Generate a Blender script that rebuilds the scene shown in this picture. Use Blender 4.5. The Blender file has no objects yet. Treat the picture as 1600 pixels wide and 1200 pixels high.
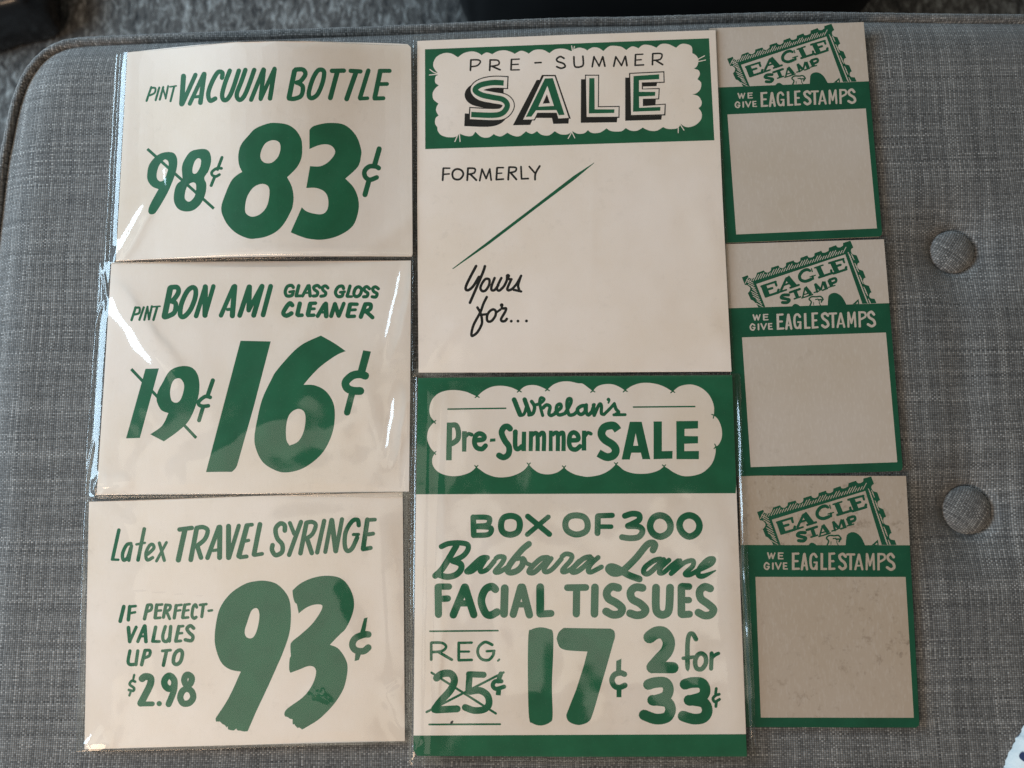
import bpy, bmesh, math, random
import numpy as np
from mathutils import Matrix, Vector, noise
from mathutils.geometry import delaunay_2d_cdt

random.seed(11)
scene = bpy.context.scene
COL = scene.collection
R = math.radians

# ------------------------------------------------------------------ camera
HCAM = 0.439                      # metres above the plane the cards lie on
FPX, IMW, IMH = 1250.0, 1600.0, 1200.0
TILT, TURN = 0.13548, 0.1453
SPIN = 0.1360
CAM_ROT = (Matrix.Rotation(SPIN, 3, 'Z') @ Matrix.Rotation(TILT, 3, 'X') @ Matrix.Rotation(-TURN, 3, 'Z'))
cam_data = bpy.data.cameras.new('camera')
cam = bpy.data.objects.new('camera', cam_data)
COL.objects.link(cam)
cam.matrix_world = Matrix.Translation((0, 0, HCAM)) @ CAM_ROT.to_4x4()
cam_data.sensor_width = 36.0
cam_data.lens = FPX / IMW * 36.0
cam_data.clip_start, cam_data.clip_end = 0.01, 50.0
cam_data.dof.use_dof = True
cam_data.dof.focus_distance = 0.445
cam_data.dof.aperture_fstop = 8.0
scene.camera = cam

# ------------------------------------------------------------------ light
world = bpy.data.worlds.new('World')
scene.world = world
world.use_nodes = True
wt = world.node_tree
bg = wt.nodes['Background']
# a dim room: paler walls round the horizon (cool daylight on the left), darker overhead
w_co = wt.nodes.new('ShaderNodeTexCoord')
w_sep = wt.nodes.new('ShaderNodeSeparateXYZ')
wt.links.new(w_co.outputs['Generated'], w_sep.inputs[0])


def w_ramp(sock, stops):
    nd = wt.nodes.new('ShaderNodeValToRGB')
    while len(nd.color_ramp.elements) < len(stops):
        nd.color_ramp.elements.new(0.5)
    for e, (p, c) in zip(nd.color_ramp.elements, stops):
        e.position, e.color = p, (*c, 1)
    wt.links.new(sock, nd.inputs[0])
    return nd.outputs[0]


w_x = wt.nodes.new('ShaderNodeMath')
w_x.operation = 'MULTIPLY_ADD'
wt.links.new(w_sep.outputs[0], w_x.inputs[0])
w_x.inputs[1].default_value = 0.5
w_x.inputs[2].default_value = 0.5
w_side = w_ramp(w_x.outputs[0], [(0.0, (0.62, 0.80, 1.0)), (0.30, (0.55, 0.54, 0.48)), (0.55, (0.44, 0.39, 0.31)), (1.0, (0.21, 0.19, 0.155))])
w_up = w_ramp(w_sep.outputs[2], [(0.0, (1, 1, 1)), (0.50, (1, 1, 1)), (0.80, (0.50, 0.50, 0.50)), (0.93, (0.22, 0.22, 0.22)), (1.0, (0.12, 0.12, 0.12))])
w_mul = wt.nodes.new('ShaderNodeMix')
w_mul.data_type = 'RGBA'
w_mul.blend_type = 'MULTIPLY'
w_mul.inputs[0].default_value = 1.0
wt.links.new(w_side, w_mul.inputs[6])
wt.links.new(w_up, w_mul.inputs[7])
wt.links.new(w_mul.outputs[2], bg.inputs['Color'])
bg.inputs['Strength'].default_value = 0.75


def area(name, loc, target, sx, sy, radiance, color):
    l = bpy.data.lights.new(name, 'AREA')
    l.shape = 'RECTANGLE'
    l.size, l.size_y = sx, sy
    l.energy = radiance * math.pi * sx * sy
    l.color = color
    o = bpy.data.objects.new(name, l)
    COL.objects.link(o)
    o.location = loc
    d = (Vector(target) - Vector(loc)).normalized()
    o.rotation_euler = d.to_track_quat('-Z', 'Y').to_euler()
    return o


area('window_light', (-1.25, 0.40, 0.46), (0.0, 0.0, 0.05), 1.4, 0.50, 11.5, (0.60, 0.83, 1.0))
area('lamp_light', (-0.75, -0.95, 0.80), (-0.05, 0.0, 0.0), 0.7, 0.5, 9.0, (1.0, 0.70, 0.47))
area('ceiling_bounce_panel', (-0.82, -0.42, 2.0), (-0.82, -0.42, 0.0), 1.05, 1.15, 1.0, (1.0, 0.93, 0.78))  # added panels for the pale ceiling, placed and spaced for the sleeve reflections
area('ceiling_bounce_panel', (0.27, -0.36, 2.0), (0.27, -0.36, 0.0), 0.74, 0.42, 1.15, (1.0, 0.95, 0.80))
area('ceiling_bounce_panel', (-0.26, 0.17, 2.0), (-0.26, 0.17, 0.0), 0.24, 0.40, 0.9, (1.0, 0.95, 0.80))
scene.view_settings.view_transform = 'Standard'
scene.view_settings.look = 'None'
scene.view_settings.exposure = 0.16
scene.view_settings.gamma = 1.0
scene.view_settings.use_curve_mapping = False
scene.cycles.max_bounces = 10
scene.cycles.transparent_max_bounces = 24
scene.cycles.use_denoising = True
scene.cycles.denoiser = 'OPENIMAGEDENOISE'
scene.cycles.denoising_input_passes = 'RGB_ALBEDO_NORMAL'
scene.cycles.denoising_prefilter = 'NONE'
scene.cycles.use_adaptive_sampling = False
scene.cycles.sample_clamp_indirect = 6.0


def at(px, py, z=0.0):
    """World point on the level z that the photograph shows at pixel (px, py)."""
    d = CAM_ROT @ Vector(((px - 800.0) / FPX, -(py - 600.0) / FPX, -1.0))
    k = (z - HCAM) / d.z
    return Vector((d.x * k, d.y * k, z))


# ------------------------------------------------------------------ helpers
def tag(o, label=None, cat=None, group=None, kind=None):
    for k, v in (('label', label), ('category', cat), ('group', group), ('kind', kind)):
        if v:
            o[k] = v
    return o


def empty(name, loc, rz=0.0):
    o = bpy.data.objects.new(name, None)
    o.empty_display_size = 0.02
    COL.objects.link(o)
    o.location = loc
    o.rotation_euler = (0, 0, rz)
    return o


def mesh_obj(name, verts, faces, mats, parent=None, mat_index=None, smooth=False):
    me = bpy.data.meshes.new(name)
    me.from_pydata([tuple(v) for v in verts], [], faces)
    for m in (mats if isinstance(mats, (list, tuple)) else [mats]):
        me.materials.append(m)
    if mat_index:
        for p, i in zip(me.polygons, mat_index):
            p.material_index = i
    if smooth:
        for p in me.polygons:
            p.use_smooth = True
    me.update()
    o = bpy.data.objects.new(name, me)
    COL.objects.link(o)
    if parent:
        o.parent = parent
    return o


def sstep(a, b, x):
    t = min(1.0, max(0.0, (x - a) / (b - a)))
    return t * t * (3 - 2 * t)


# ------------------------------------------------------------------ materials
class NT:
    def __init__(self, name):
        self.m = bpy.data.materials.new(name)
        self.m.use_nodes = True
        self.t = self.m.node_tree
        self.t.nodes.clear()
        self.out = self.n('ShaderNodeOutputMaterial')

    def n(self, typ, **kw):
        nd = self.t.nodes.new(typ)
        for k, v in kw.items():
            setattr(nd, k, v)
        return nd

    def set(self, nd, key, v):
        s = nd.inputs[key]
        if isinstance(v, bpy.types.NodeSocket):
            self.t.links.new(v, s)
        else:
            s.default_value = v

    def math(self, op, a, b=None, c=None):
        nd = self.n('ShaderNodeMath', operation=op)
        self.set(nd, 0, a)
        if b is not None:
            self.set(nd, 1, b)
        if c is not None:
            self.set(nd, 2, c)
        return nd.outputs[0]

    def mix(self, f, a, b, blend='MIX'):
        nd = self.n('ShaderNodeMix', data_type='RGBA', blend_type=blend)
        self.set(nd, 0, f)
        self.set(nd, 6, a)
        self.set(nd, 7, b)
        return nd.outputs[2]

    def ramp(self, fac, stops):
        nd = self.n('ShaderNodeValToRGB')
        cr = nd.color_ramp
        while len(cr.elements) < len(stops):
            cr.elements.new(0.5)
        for e, (p, c) in zip(cr.elements, stops):
            e.position = p
            e.color = c if len(c) == 4 else (*c, 1)
        self.set(nd, 0, fac)
        return nd.outputs[0]

    def noise(self, vec, scale, detail=3.0, rough=0.5, dist=0.0):
        nd = self.n('ShaderNodeTexNoise')
        self.set(nd, 'Vector', vec)
        self.set(nd, 'Scale', scale)
        self.set(nd, 'Detail', detail)
        self.set(nd, 'Roughness', rough)
        self.set(nd, 'Distortion', dist)
        return nd.outputs['Fac']

    def mapped(self, vec, scale, loc=(0, 0, 0), rot=(0, 0, 0)):
        nd = self.n('ShaderNodeMapping')
        self.set(nd, 'Vector', vec)
        self.set(nd, 'Scale', scale)
        self.set(nd, 'Location', loc)
        self.set(nd, 'Rotation', rot)
        return nd.outputs[0]

    def obj(self):
        return self.n('ShaderNodeTexCoord').outputs['Object']

    def principled(self, color, rough=0.6, spec=0.5, bump=None, bump_d=0.0003, bump_s=1.0, **kw):
        p = self.n('ShaderNodeBsdfPrincipled')
        self.set(p, 'Base Color', color)
        self.set(p, 'Roughness', rough)
        self.set(p, 'Specular IOR Level', spec)
        for k, v in kw.items():
            self.set(p, k, v)
        if bump is not None:
            b = self.n('ShaderNodeBump')
            self.set(b, 'Height', bump)
            self.set(b, 'Distance', bump_d)
            self.set(b, 'Strength', bump_s)
            self.t.links.new(b.outputs[0], p.inputs['Normal'])
        self.t.links.new(p.outputs[0], self.out.inputs['Surface'])
        return self.m


def paper_mat(name, base, dirt_col, dirt, edge_seed):
    t = NT(name)
    o = t.obj()
    oi = t.n('ShaderNodeObjectInfo').outputs['Random']
    sh = t.n('ShaderNodeVectorMath', operation='ADD')
    t.set(sh, 0, o)
    cx = t.n('ShaderNodeCombineXYZ')
    t.set(cx, 0, t.math('MULTIPLY', oi, 7.0))
    t.set(cx, 1, edge_seed)
    t.set(cx, 2, t.math('MULTIPLY', oi, 3.0))
    t.set(sh, 1, cx.outputs[0])
    v = sh.outputs[0]
    big = t.noise(v, 14.0, 4.0, 0.6)
    fib = t.noise(t.mapped(v, (900, 260, 300)), 1.0, 3.0, 0.6)
    spots = t.noise(v, 170.0, 5.0, 0.75)
    c = t.mix(t.ramp(big, [(0.35, (0, 0, 0)), (0.70, (1, 1, 1))]), (*base, 1), (base[0] * .93, base[1] * .90, base[2] * .84, 1))
    c = t.mix(t.math('MULTIPLY', t.math('SUBTRACT', fib, 0.5), 0.25), c, (1, 1, 1, 1))
    mask = t.math('MULTIPLY', t.ramp(spots, [(0.56, (0, 0, 0)), (0.70, (1, 1, 1))]),
                  t.ramp(t.noise(v, 17.0, 3.0), [(0.40, (0, 0, 0)), (0.64, (1, 1, 1))]))
    c = t.mix(t.math('MULTIPLY', mask, dirt), c, (*dirt_col, 1))
    return t.principled(c, 0.55, 0.25, bump=fib, bump_d=0.00005, bump_s=0.5)


def ink_mat(name, base, var=0.14):
    t = NT(name)
    o = t.obj()
    n1 = t.noise(o, 60.0, 4.0, 0.6)
    n2 = t.noise(o, 1500.0, 2.0, 0.5)
    c = t.mix(t.ramp(n1, [(0.3, (0, 0, 0)), (0.7, (1, 1, 1))]), (*[b * (1 - var) for b in base], 1), (*[b * (1 + var) for b in base], 1))
    c = t.mix(t.math('MULTIPLY', t.ramp(n2, [(0.66, (0, 0, 0)), (0.74, (1, 1, 1))]), 0.10), c, (0.35, 0.4, 0.33, 1))
    return t.principled(c, 0.5, 0.2)


PAPER = paper_mat('card_paper', (0.83, 0.735, 0.675), (0.25, 0.20, 0.15), 0.12, 1.3)
PAPER_BRIGHT = paper_mat('bright_card_paper', (0.91, 0.80, 0.735), (0.25, 0.20, 0.15), 0.12, 5.7)
PAPER_AGED = paper_mat('aged_card_paper', (0.47, 0.40, 0.345), (0.20, 0.15, 0.11), 0.18, 4.1)
PAPER_SOILED_SHADED = paper_mat('soiled_shaded_card_paper', (0.39, 0.318, 0.258), (0.15, 0.105, 0.07), 0.65, 2.6)  # soiled paper, its base also darkened for weaker light on this card
GREEN = ink_mat('green_ink', (0.012, 0.116, 0.055))
GREEN_DEEP = ink_mat('deep_green_ink', (0.009, 0.068, 0.035))
BLACK = ink_mat('black_ink', (0.016, 0.016, 0.015))


def film_mat(k):
    t = NT('clear_plastic_film')
    o = t.obj()
    geo = t.n('ShaderNodeNewGeometry')
    h = t.math('ADD', t.noise(o, 40.0, 1.5, 0.4, 0.4), t.math('MULTIPLY', t.noise(o, 150.0, 1.0, 0.4, 0.5), 0.03))
    b = t.n('ShaderNodeBump')
    t.set(b, 'Height', h)
    t.set(b, 'Distance', 0.0012)
    t.set(b, 'Strength', 0.40)
    # the same reflectance seen from either side of a thin film
    dt = t.n('ShaderNodeVectorMath', operation='DOT_PRODUCT')
    t.t.links.new(b.outputs[0], dt.inputs[0])
    t.t.links.new(geo.outputs['Incoming'], dt.inputs[1])
    co = t.math('MINIMUM', t.math('ABSOLUTE', dt.outputs['Value']), 1.0)
    fr = t.math('ADD', 0.04, t.math('MULTIPLY', t.math('POWER', t.math('SUBTRACT', 1.0, co), 5.0), 0.96))
    gl = t.n('ShaderNodeBsdfGlossy')
    t.set(gl, 'Roughness', 0.085)
    t.t.links.new(b.outputs[0], gl.inputs['Normal'])
    tr = t.n('ShaderNodeBsdfTransparent')
    t.set(tr, 'Color', (0.965, 0.97, 0.965, 1))
    mx = t.n('ShaderNodeMixShader')
    t.set(mx, 0, t.math('MINIMUM', t.math('MULTIPLY', fr, k), 1.0))
    t.t.links.new(tr.outputs[0], mx.inputs[1])
    t.t.links.new(gl.outputs[0], mx.inputs[2])
    t.t.links.new(mx.outputs[0], t.out.inputs['Surface'])
    return t.m


FILM = film_mat(1.7)


def tweed_mat(name, pitch=0.00122, gain=1.0, rot=0.0):
    t = NT(name)
    o = t.obj()
    if rot:
        o = t.mapped(o, (1, 1, 1), rot=(0, 0, rot))
    sx = t.n('ShaderNodeSeparateXYZ')
    # slow drift so that the yarns are never ruler straight
    wob = t.n('ShaderNodeTexNoise')
    t.set(wob, 'Vector', o)
    t.set(wob, 'Scale', 16.0)
    t.set(wob, 'Detail', 2.0)
    vm = t.n('ShaderNodeVectorMath', operation='MULTIPLY_ADD')
    t.set(vm, 0, wob.outputs['Color'])
    t.set(vm, 1, (0.0045, 0.0045, 0.0))
    t.set(vm, 2, o)
    t.t.links.new(vm.outputs[0], sx.inputs[0])
    X = t.math('DIVIDE', sx.outputs[0], pitch)
    Y = t.math('DIVIDE', sx.outputs[1], pitch * 0.78)
    sX = t.math('SINE', t.math('MULTIPLY', X, math.pi))
    sY = t.math('SINE', t.math('MULTIPLY', Y, math.pi))
    chk = t.math('MULTIPLY', sX, sY)
    prof = t.math('POWER', t.math('ABSOLUTE', chk), 0.45)
    over = t.math('GREATER_THAN', chk, 0.0)
    ix, iy = t.math('FLOOR', X), t.math('FLOOR', Y)

    def yarn(idx, along, seed, lo, hi):
        cv = t.n('ShaderNodeCombineXYZ')
        t.set(cv, 0, t.math('MULTIPLY', idx, 0.737))
        t.set(cv, 1, t.math('MULTIPLY', along, 0.012))
        t.set(cv, 2, seed)
        slub = t.noise(cv.outputs[0], 2.1, 3.0, 0.65)
        wn = t.n('ShaderNodeTexWhiteNoise', noise_dimensions='2D')
        c2 = t.n('ShaderNodeCombineXYZ')
        t.set(c2, 0, idx)
        t.set(c2, 1, seed)
        t.t.links.new(c2.outputs[0], wn.inputs['Vector'])
        f = t.math('ADD', t.math('MULTIPLY', slub, 0.85), t.math('MULTIPLY', wn.outputs['Value'], 0.30))
        return t.ramp(f, [(0.32, lo), (0.62, tuple(a * .62 + b * .38 for a, b in zip(lo, hi))), (0.88, hi)])

    g = gain
    warp = yarn(ix, Y, 3.7, (0.11 * g, 0.112 * g, 0.115 * g), (0.47 * g, 0.47 * g, 0.465 * g))
    weft = yarn(iy, X, 9.1, (0.10 * g, 0.10 * g, 0.103 * g), (0.50 * g, 0.495 * g, 0.49 * g))
    c = t.mix(over, weft, warp)
    cell = t.n('ShaderNodeTexWhiteNoise', noise_dimensions='2D')
    cc = t.n('ShaderNodeCombineXYZ')
    t.set(cc, 0, ix)
    t.set(cc, 1, iy)
    t.t.links.new(cc.outputs[0], cell.inputs['Vector'])
    k = t.math('ADD', 0.72, t.math('MULTIPLY', cell.outputs['Value'], 0.56))
    k = t.math('MULTIPLY', k, t.math('ADD', 0.22, t.math('MULTIPLY', prof, 0.88)))
    sc = t.n('ShaderNodeVectorMath', operation='SCALE')
    t.t.links.new(c, sc.inputs[0])
    t.t.links.new(k, sc.inputs['Scale'])
    return t.principled(sc.outputs[0], 0.85, 0.25, bump=prof, bump_d=0.00022, bump_s=0.9,
                        **{'Sheen Weight': 0.25, 'Sheen Roughness': 0.45})


TWEED = tweed_mat('grey_tweed', gain=0.68)
TWEED_BUTTON = tweed_mat('button_tweed', gain=0.68, rot=0.6)


def carpet_mat():
    t = NT('charcoal_carpet')
    o = t.obj()
    a = t.noise(t.mapped(o, (150, 62, 80), rot=(0, 0, 0.25)), 1.0, 4.0, 0.68, 0.7)
    b = t.noise(o, 18.0, 3.0, 0.6)
    f = t.math('ADD', t.math('MULTIPLY', a, 0.75), t.math('MULTIPLY', b, 0.25))
    c = t.ramp(f, [(0.36, (0.030, 0.031, 0.033)), (0.50, (0.095, 0.092, 0.090)), (0.66, (0.30, 0.31, 0.31))])
    return t.principled(c, 0.95, 0.1, bump=a, bump_d=0.006, bump_s=0.7)


CARPET = carpet_mat()


def plain(name, col, rough, spec=0.5, nscale=40.0, bump_d=0.0004):
    t = NT(name)
    n = t.noise(t.obj(), nscale, 4.0, 0.6)
    c = t.mix(n, (*[v * .7 for v in col], 1), (*[v * 1.3 for v in col], 1))
    return t.principled(c, rough, spec, bump=n, bump_d=bump_d, bump_s=0.4)


GLOSS_BLACK = plain('glossy_black', (0.006, 0.006, 0.007), 0.22, 0.5)
MATT_BLACK = plain('matt_black', (0.004, 0.004, 0.0045), 0.7, 0.2)


def print_cloth_mat():
    t = NT('printed_cloth')
    o = t.obj()
    vo = t.n('ShaderNodeTexVoronoi')
    t.set(vo, 'Vector', o)
    t.set(vo, 'Scale', 120.0)
    d = vo.outputs['Distance']
    sp = t.n('ShaderNodeSeparateColor')
    t.t.links.new(vo.outputs['Color'], sp.inputs[0])
    mark = t.ramp(t.math('ADD', d, t.math('MULTIPLY', t.noise(o, 300.0), 0.25)), [(0.40, (1, 1, 1)), (0.46, (0, 0, 0))])
    inkc = t.ramp(sp.outputs[0], [(0.0, (0.02, 0.03, 0.07)), (0.5, (0.02, 0.03, 0.07)), (0.52, (0.22, 0.06, 0.07)), (1.0, (0.22, 0.06, 0.07))])
    keep = t.math('MULTIPLY', mark, t.math('GREATER_THAN', sp.outputs[1], 0.55))
    c = t.mix(keep, (0.50, 0.54, 0.55, 1), inkc)
    return t.principled(c, 0.9, 0.15, bump=t.noise(o, 700.0, 2.0), bump_d=0.0004, bump_s=0.6)


PRINT_CLOTH = print_cloth_mat()
THREAD = plain('rust_thread', (0.20, 0.05, 0.025), 0.8, 0.2)
# ------------------------------------------------------------------ printing engine
# Lettering is drawn as brush strokes and outlines; every printed patch is cut out of the
# card face itself, so ink and paper share one surface.
def spline(pts, closed, sub=5):
    """Catmull-Rom through pts [(x, y, w, corner)], straight between two corners."""
    n = len(pts)
    out = []
    for i in range(n if closed else n - 1):
        p1, p2 = pts[i], pts[(i + 1) % n]
        if p1[3] and p2[3]:
            out.append(p1[:3])
            continue
        p0 = pts[(i - 1) % n] if (closed or i > 0) else p1
        p3 = pts[(i + 2) % n] if (closed or i + 2 < n) else p2
        if p1[3]:
            p0 = p1
        if p2[3]:
            p3 = p2
        for k in range(sub):
            t = k / sub
            r = []
            for a in range(3):
                m1, m2 = (p2[a] - p0[a]) * .5, (p3[a] - p1[a]) * .5
                r.append((2 * t**3 - 3 * t**2 + 1) * p1[a] + (t**3 - 2 * t**2 + t) * m1
                         + (-2 * t**3 + 3 * t**2) * p2[a] + (t**3 - t**2) * m2)
            out.append(tuple(r))
    if not closed:
        out.append(pts[-1][:3])
    return out


def stroke(path, flat):
    """One closed outline round an open path [(x, y, w)]."""
    n = len(path)
    L, Rr = [], []
    dirs = []
    for i in range(n - 1):
        dx, dy = path[i + 1][0] - path[i][0], path[i + 1][1] - path[i][1]
        m = math.hypot(dx, dy) or 1e-9
        dirs.append((dx / m, dy / m))
    for i in range(n):
        x, y, w = path[i]
        h = w / 2
        a = dirs[max(0, i - 1)]
        b = dirs[min(n - 2, i)]
        cr, dt = a[0] * b[1] - a[1] * b[0], a[0] * b[0] + a[1] * b[1]
        ang = math.atan2(cr, dt)
        if abs(ang) < 0.35:
            nx, ny = -(a[1] + b[1]), a[0] + b[0]
            m = math.hypot(nx, ny) or 1e-9
            nx, ny = nx / m * h, ny / m * h
            L.append((x + nx, y + ny))
            Rr.append((x - nx, y - ny))
        else:
            na, nb = (-a[1] * h, a[0] * h), (-b[1] * h, b[0] * h)
            t0 = math.atan2(na[1], na[0])
            k = max(2, int(abs(ang) / 0.4))
            arc = [(math.cos(t0 + ang * j / k) * h, math.sin(t0 + ang * j / k) * h) for j in range(k + 1)]
            if ang > 0:     # turns towards the left side: the right side is the outer one
                L += [(x + na[0], y + na[1]), (x, y), (x + nb[0], y + nb[1])]
                Rr += [(x - q[0], y - q[1]) for q in arc]
            else:
                L += [(x + q[0], y + q[1]) for q in arc]
                Rr += [(x - na[0], y - na[1]), (x, y), (x - nb[0], y - nb[1])]

    def cap(i, d):
        x, y, w = path[i]
        if flat:
            return []
        t0 = math.atan2(d[0], -d[1])      # left normal's angle
        return [(x + math.cos(t0 - math.pi * j / 6) * w / 2, y + math.sin(t0 - math.pi * j / 6) * w / 2) for j in range(1, 6)]
    e = cap(n - 1, dirs[-1])
    s = cap(0, (-dirs[0][0], -dirs[0][1]))
    return L + e + Rr[::-1] + s


def ring(path):
    n = len(path)
    A, B = [], []
    for i in range(n):
        x, y, w = path[i]
        p, q = path[i - 1], path[(i + 1) % n]
        dx, dy = q[0] - p[0], q[1] - p[1]
        m = math.hypot(dx, dy) or 1e-9
        nx, ny = -dy / m * w / 2, dx / m * w / 2
        A.append((x + nx, y + ny))
        B.append((x - nx, y - ny))
    return [A, B[::-1]]


def parse(text):
    els = []
    ox = oy = 0.0
    s = 1.0
    part, color = 'card_board', 'paper'
    dx0 = dy0 = 0.0
    for line in text.strip().splitlines():
        tk = line.split()
        op = tk[0]
        if op == 'F':
            ox, oy, s = map(float, tk[1:4])
            dx0 = dy0 = 0.0
            continue
        if op == 'K':
            part, color = tk[1], tk[2]
            continue
        if op[0] == '@':
            dx0, dy0 = map(float, op[1:].split(','))
            continue
        i, w = 1, 0.0
        if op in 'LCRDXlc':
            w = float(tk[1])
            i = 2
        dx, dy = dx0, dy0
        pts = []
        for q in tk[i:]:
            if q[0] == '@':
                dx, dy = map(float, q[1:].split(','))
                continue
            corner = q.endswith('!')
            q = q.rstrip('!')
            ww = w
            if ':' in q:
                q, ww = q.split(':')
                ww = float(ww)
            x, y = map(float, q.split(','))
            pts.append((ox + (x + dx) / s, oy + (y + dy) / s, ww / s, corner))
        polys = []
        if op in 'Ll':
            polys = [stroke([p[:3] for p in pts], op == 'l')]
        elif op in 'Cc':
            polys = [stroke(spline(pts, False, 5), op == 'c')]
        elif op == 'R':
            polys = ring(spline(pts, True, 4))
        elif op in 'Oh':
            polys = [[p[:2] for p in spline(pts, True, 5)]]
        elif op in 'Pp':
            polys = [[p[:2] for p in pts]]
        elif op == 'D':
            r = w / s
            polys = [[(x + math.cos(a * math.pi / 7) * r, y + math.sin(a * math.pi / 7) * r) for a in range(14)] for x, y, _, _ in pts]
        elif op == 'X':
            offs = [((pts[k][0] - ox) * s - dx0, (pts[k][1] - oy) * s - dy0) for k in (0, 1)]
            for p in pts[2:]:
                for a, b in offs:
                    els.append((part, color, [stroke([(p[0], p[1], w / s), (p[0] + a / s, p[1] + b / s, w / s * .8)], False)]))
            continue
        if op in 'hp':
            els.append(('card_board', 'paper', polys))
        else:
            els.append((part, color, polys))
    return els


def wind(poly, x, y):
    w = 0
    n = len(poly)
    x0, y0 = poly[-1]
    for x1, y1 in poly:
        if y0 <= y < y1:
            if (x1 - x0) * (y - y0) - (x - x0) * (y1 - y0) > 0:
                w += 1
        elif y1 <= y < y0:
            if (x1 - x0) * (y - y0) - (x - x0) * (y1 - y0) < 0:
                w -= 1
        x0, y0 = x1, y1
    return w


def cut_card(outline, els, step=24.0):
    """Plan view (pixel units) -> verts, [(tri, part, color)] covering the card outline exactly once."""
    vs, es = [], []

    def add(poly):
        b = len(vs)
        vs.extend(Vector((p[0], p[1])) for p in poly)
        m = len(poly)
        es.extend((b + i, b + (i + 1) % m) for i in range(m))
    add(outline)
    for _, _, polys in els:
        for p in polys:
            add(p)
    xs, ys = [p[0] for p in outline], [p[1] for p in outline]
    gx = min(xs) + step / 2
    while gx < max(xs):
        gy = min(ys) + step / 2
        while gy < max(ys):
            vs.append(Vector((gx + random.uniform(-2, 2), gy + random.uniform(-2, 2))))
            gy += step
        gx += step
    V, _, Fc, *_r = delaunay_2d_cdt(vs, es, [], 0, 1e-3)
    boxes = []
    for part, color, polys in els:
        ax = [p[0] for q in polys for p in q]
        ay = [p[1] for q in polys for p in q]
        boxes.append((min(ax), min(ay), max(ax), max(ay), part, color, polys))
    tris = []
    for f in Fc:
        a, b, c = (V[i] for i in f)
        x, y = (a.x + b.x + c.x) / 3, (a.y + b.y + c.y) / 3
        if not wind(outline, x, y):
            continue
        part, color = 'card_board', 'paper'
        for bx in reversed(boxes):
            if bx[0] <= x <= bx[2] and bx[1] <= y <= bx[3] and sum(wind(q, x, y) for q in bx[6]):
                part, color = bx[4], bx[5]
                break
        # photograph pixels have y downwards: flip so that faces look up
        if (b.x - a.x) * (c.y - a.y) - (b.y - a.y) * (c.x - a.x) > 0:
            f = (f[0], f[2], f[1])
        tris.append((tuple(f), part, color))
    return V, tris


THICK = 0.0007


def build_card(name, corners, outline, dsl, z0, bend, label, cat, group, paper=None, labels=None, green=None):
    """A printed card: an Empty at its middle, the board and each printed patch as its parts."""
    paper = paper or PAPER
    cs = [at(x, y, z0 + THICK) for x, y in corners]          # TL TR BR BL
    mid = sum(cs, Vector()) / 4
    ex = ((cs[1] - cs[0]) + (cs[2] - cs[3])).normalized()
    rz = math.atan2(ex.y, ex.x)
    root = empty(name, (mid.x, mid.y, z0), rz)
    tag(root, label, cat, group)
    ca, sa = math.cos(rz), math.sin(rz)

    def local(px, py):
        z = THICK
        for _ in range(4):
            p = at(px, py, z0 + z)
            dx, dy = p.x - mid.x, p.y - mid.y
            x, y = ca * dx + sa * dy, -sa * dx + ca * dy
            z = THICK + bend(x, y)
        return (x, y, z)
    V, tris = cut_card(outline, parse(dsl))
    P = [local(v.x, v.y) for v in V]
    cmat = {'paper': paper, 'green': green or GREEN, 'black': BLACK}
    parts = {}
    for f, part, color in tris:
        parts.setdefault(part, []).append((f, color))
    for part in sorted(parts, key=lambda k: k != 'card_board'):
        mats = []
        idx, verts, faces, mi = {}, [], [], []
        for f, color in parts[part]:
            m = cmat[color]
            if m not in mats:
                mats.append(m)
            g = []
            for i in f:
                if i not in idx:
                    idx[i] = len(verts)
                    verts.append(P[i])
                g.append(idx[i])
            faces.append(g)
            mi.append(mats.index(m))
        if part == 'card_board':       # the cut edge and the back of the board
            n = len(outline)
            rim = []
            for k in range(n):
                a, b = outline[k], outline[(k + 1) % n]
                for j in range(10):
                    rim.append((a[0] + (b[0] - a[0]) * j / 10, a[1] + (b[1] - a[1]) * j / 10))
            top = [local(*q) for q in rim]
            b0 = len(verts)
            verts += top
            verts += [(x, y, z - THICK) for x, y, z in top]
            m = len(rim)
            k0 = mats.index(paper)
            for k in range(m):
                q = (k + 1) % m
                faces.append((b0 + k, b0 + m + k, b0 + m + q, b0 + q))
                mi.append(k0)
            if bend(0, 0) == 0:
                faces.append(tuple(b0 + m + k for k in range(m))[::-1])
                mi.append(k0)
        o = mesh_obj(part, verts, faces, mats, root, mi)
        if labels and part in labels:
            o['label'] = labels[part]
    root['half'] = ((cs[1] - cs[0]).length / 2, (cs[3] - cs[0]).length / 2)
    return root


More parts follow.
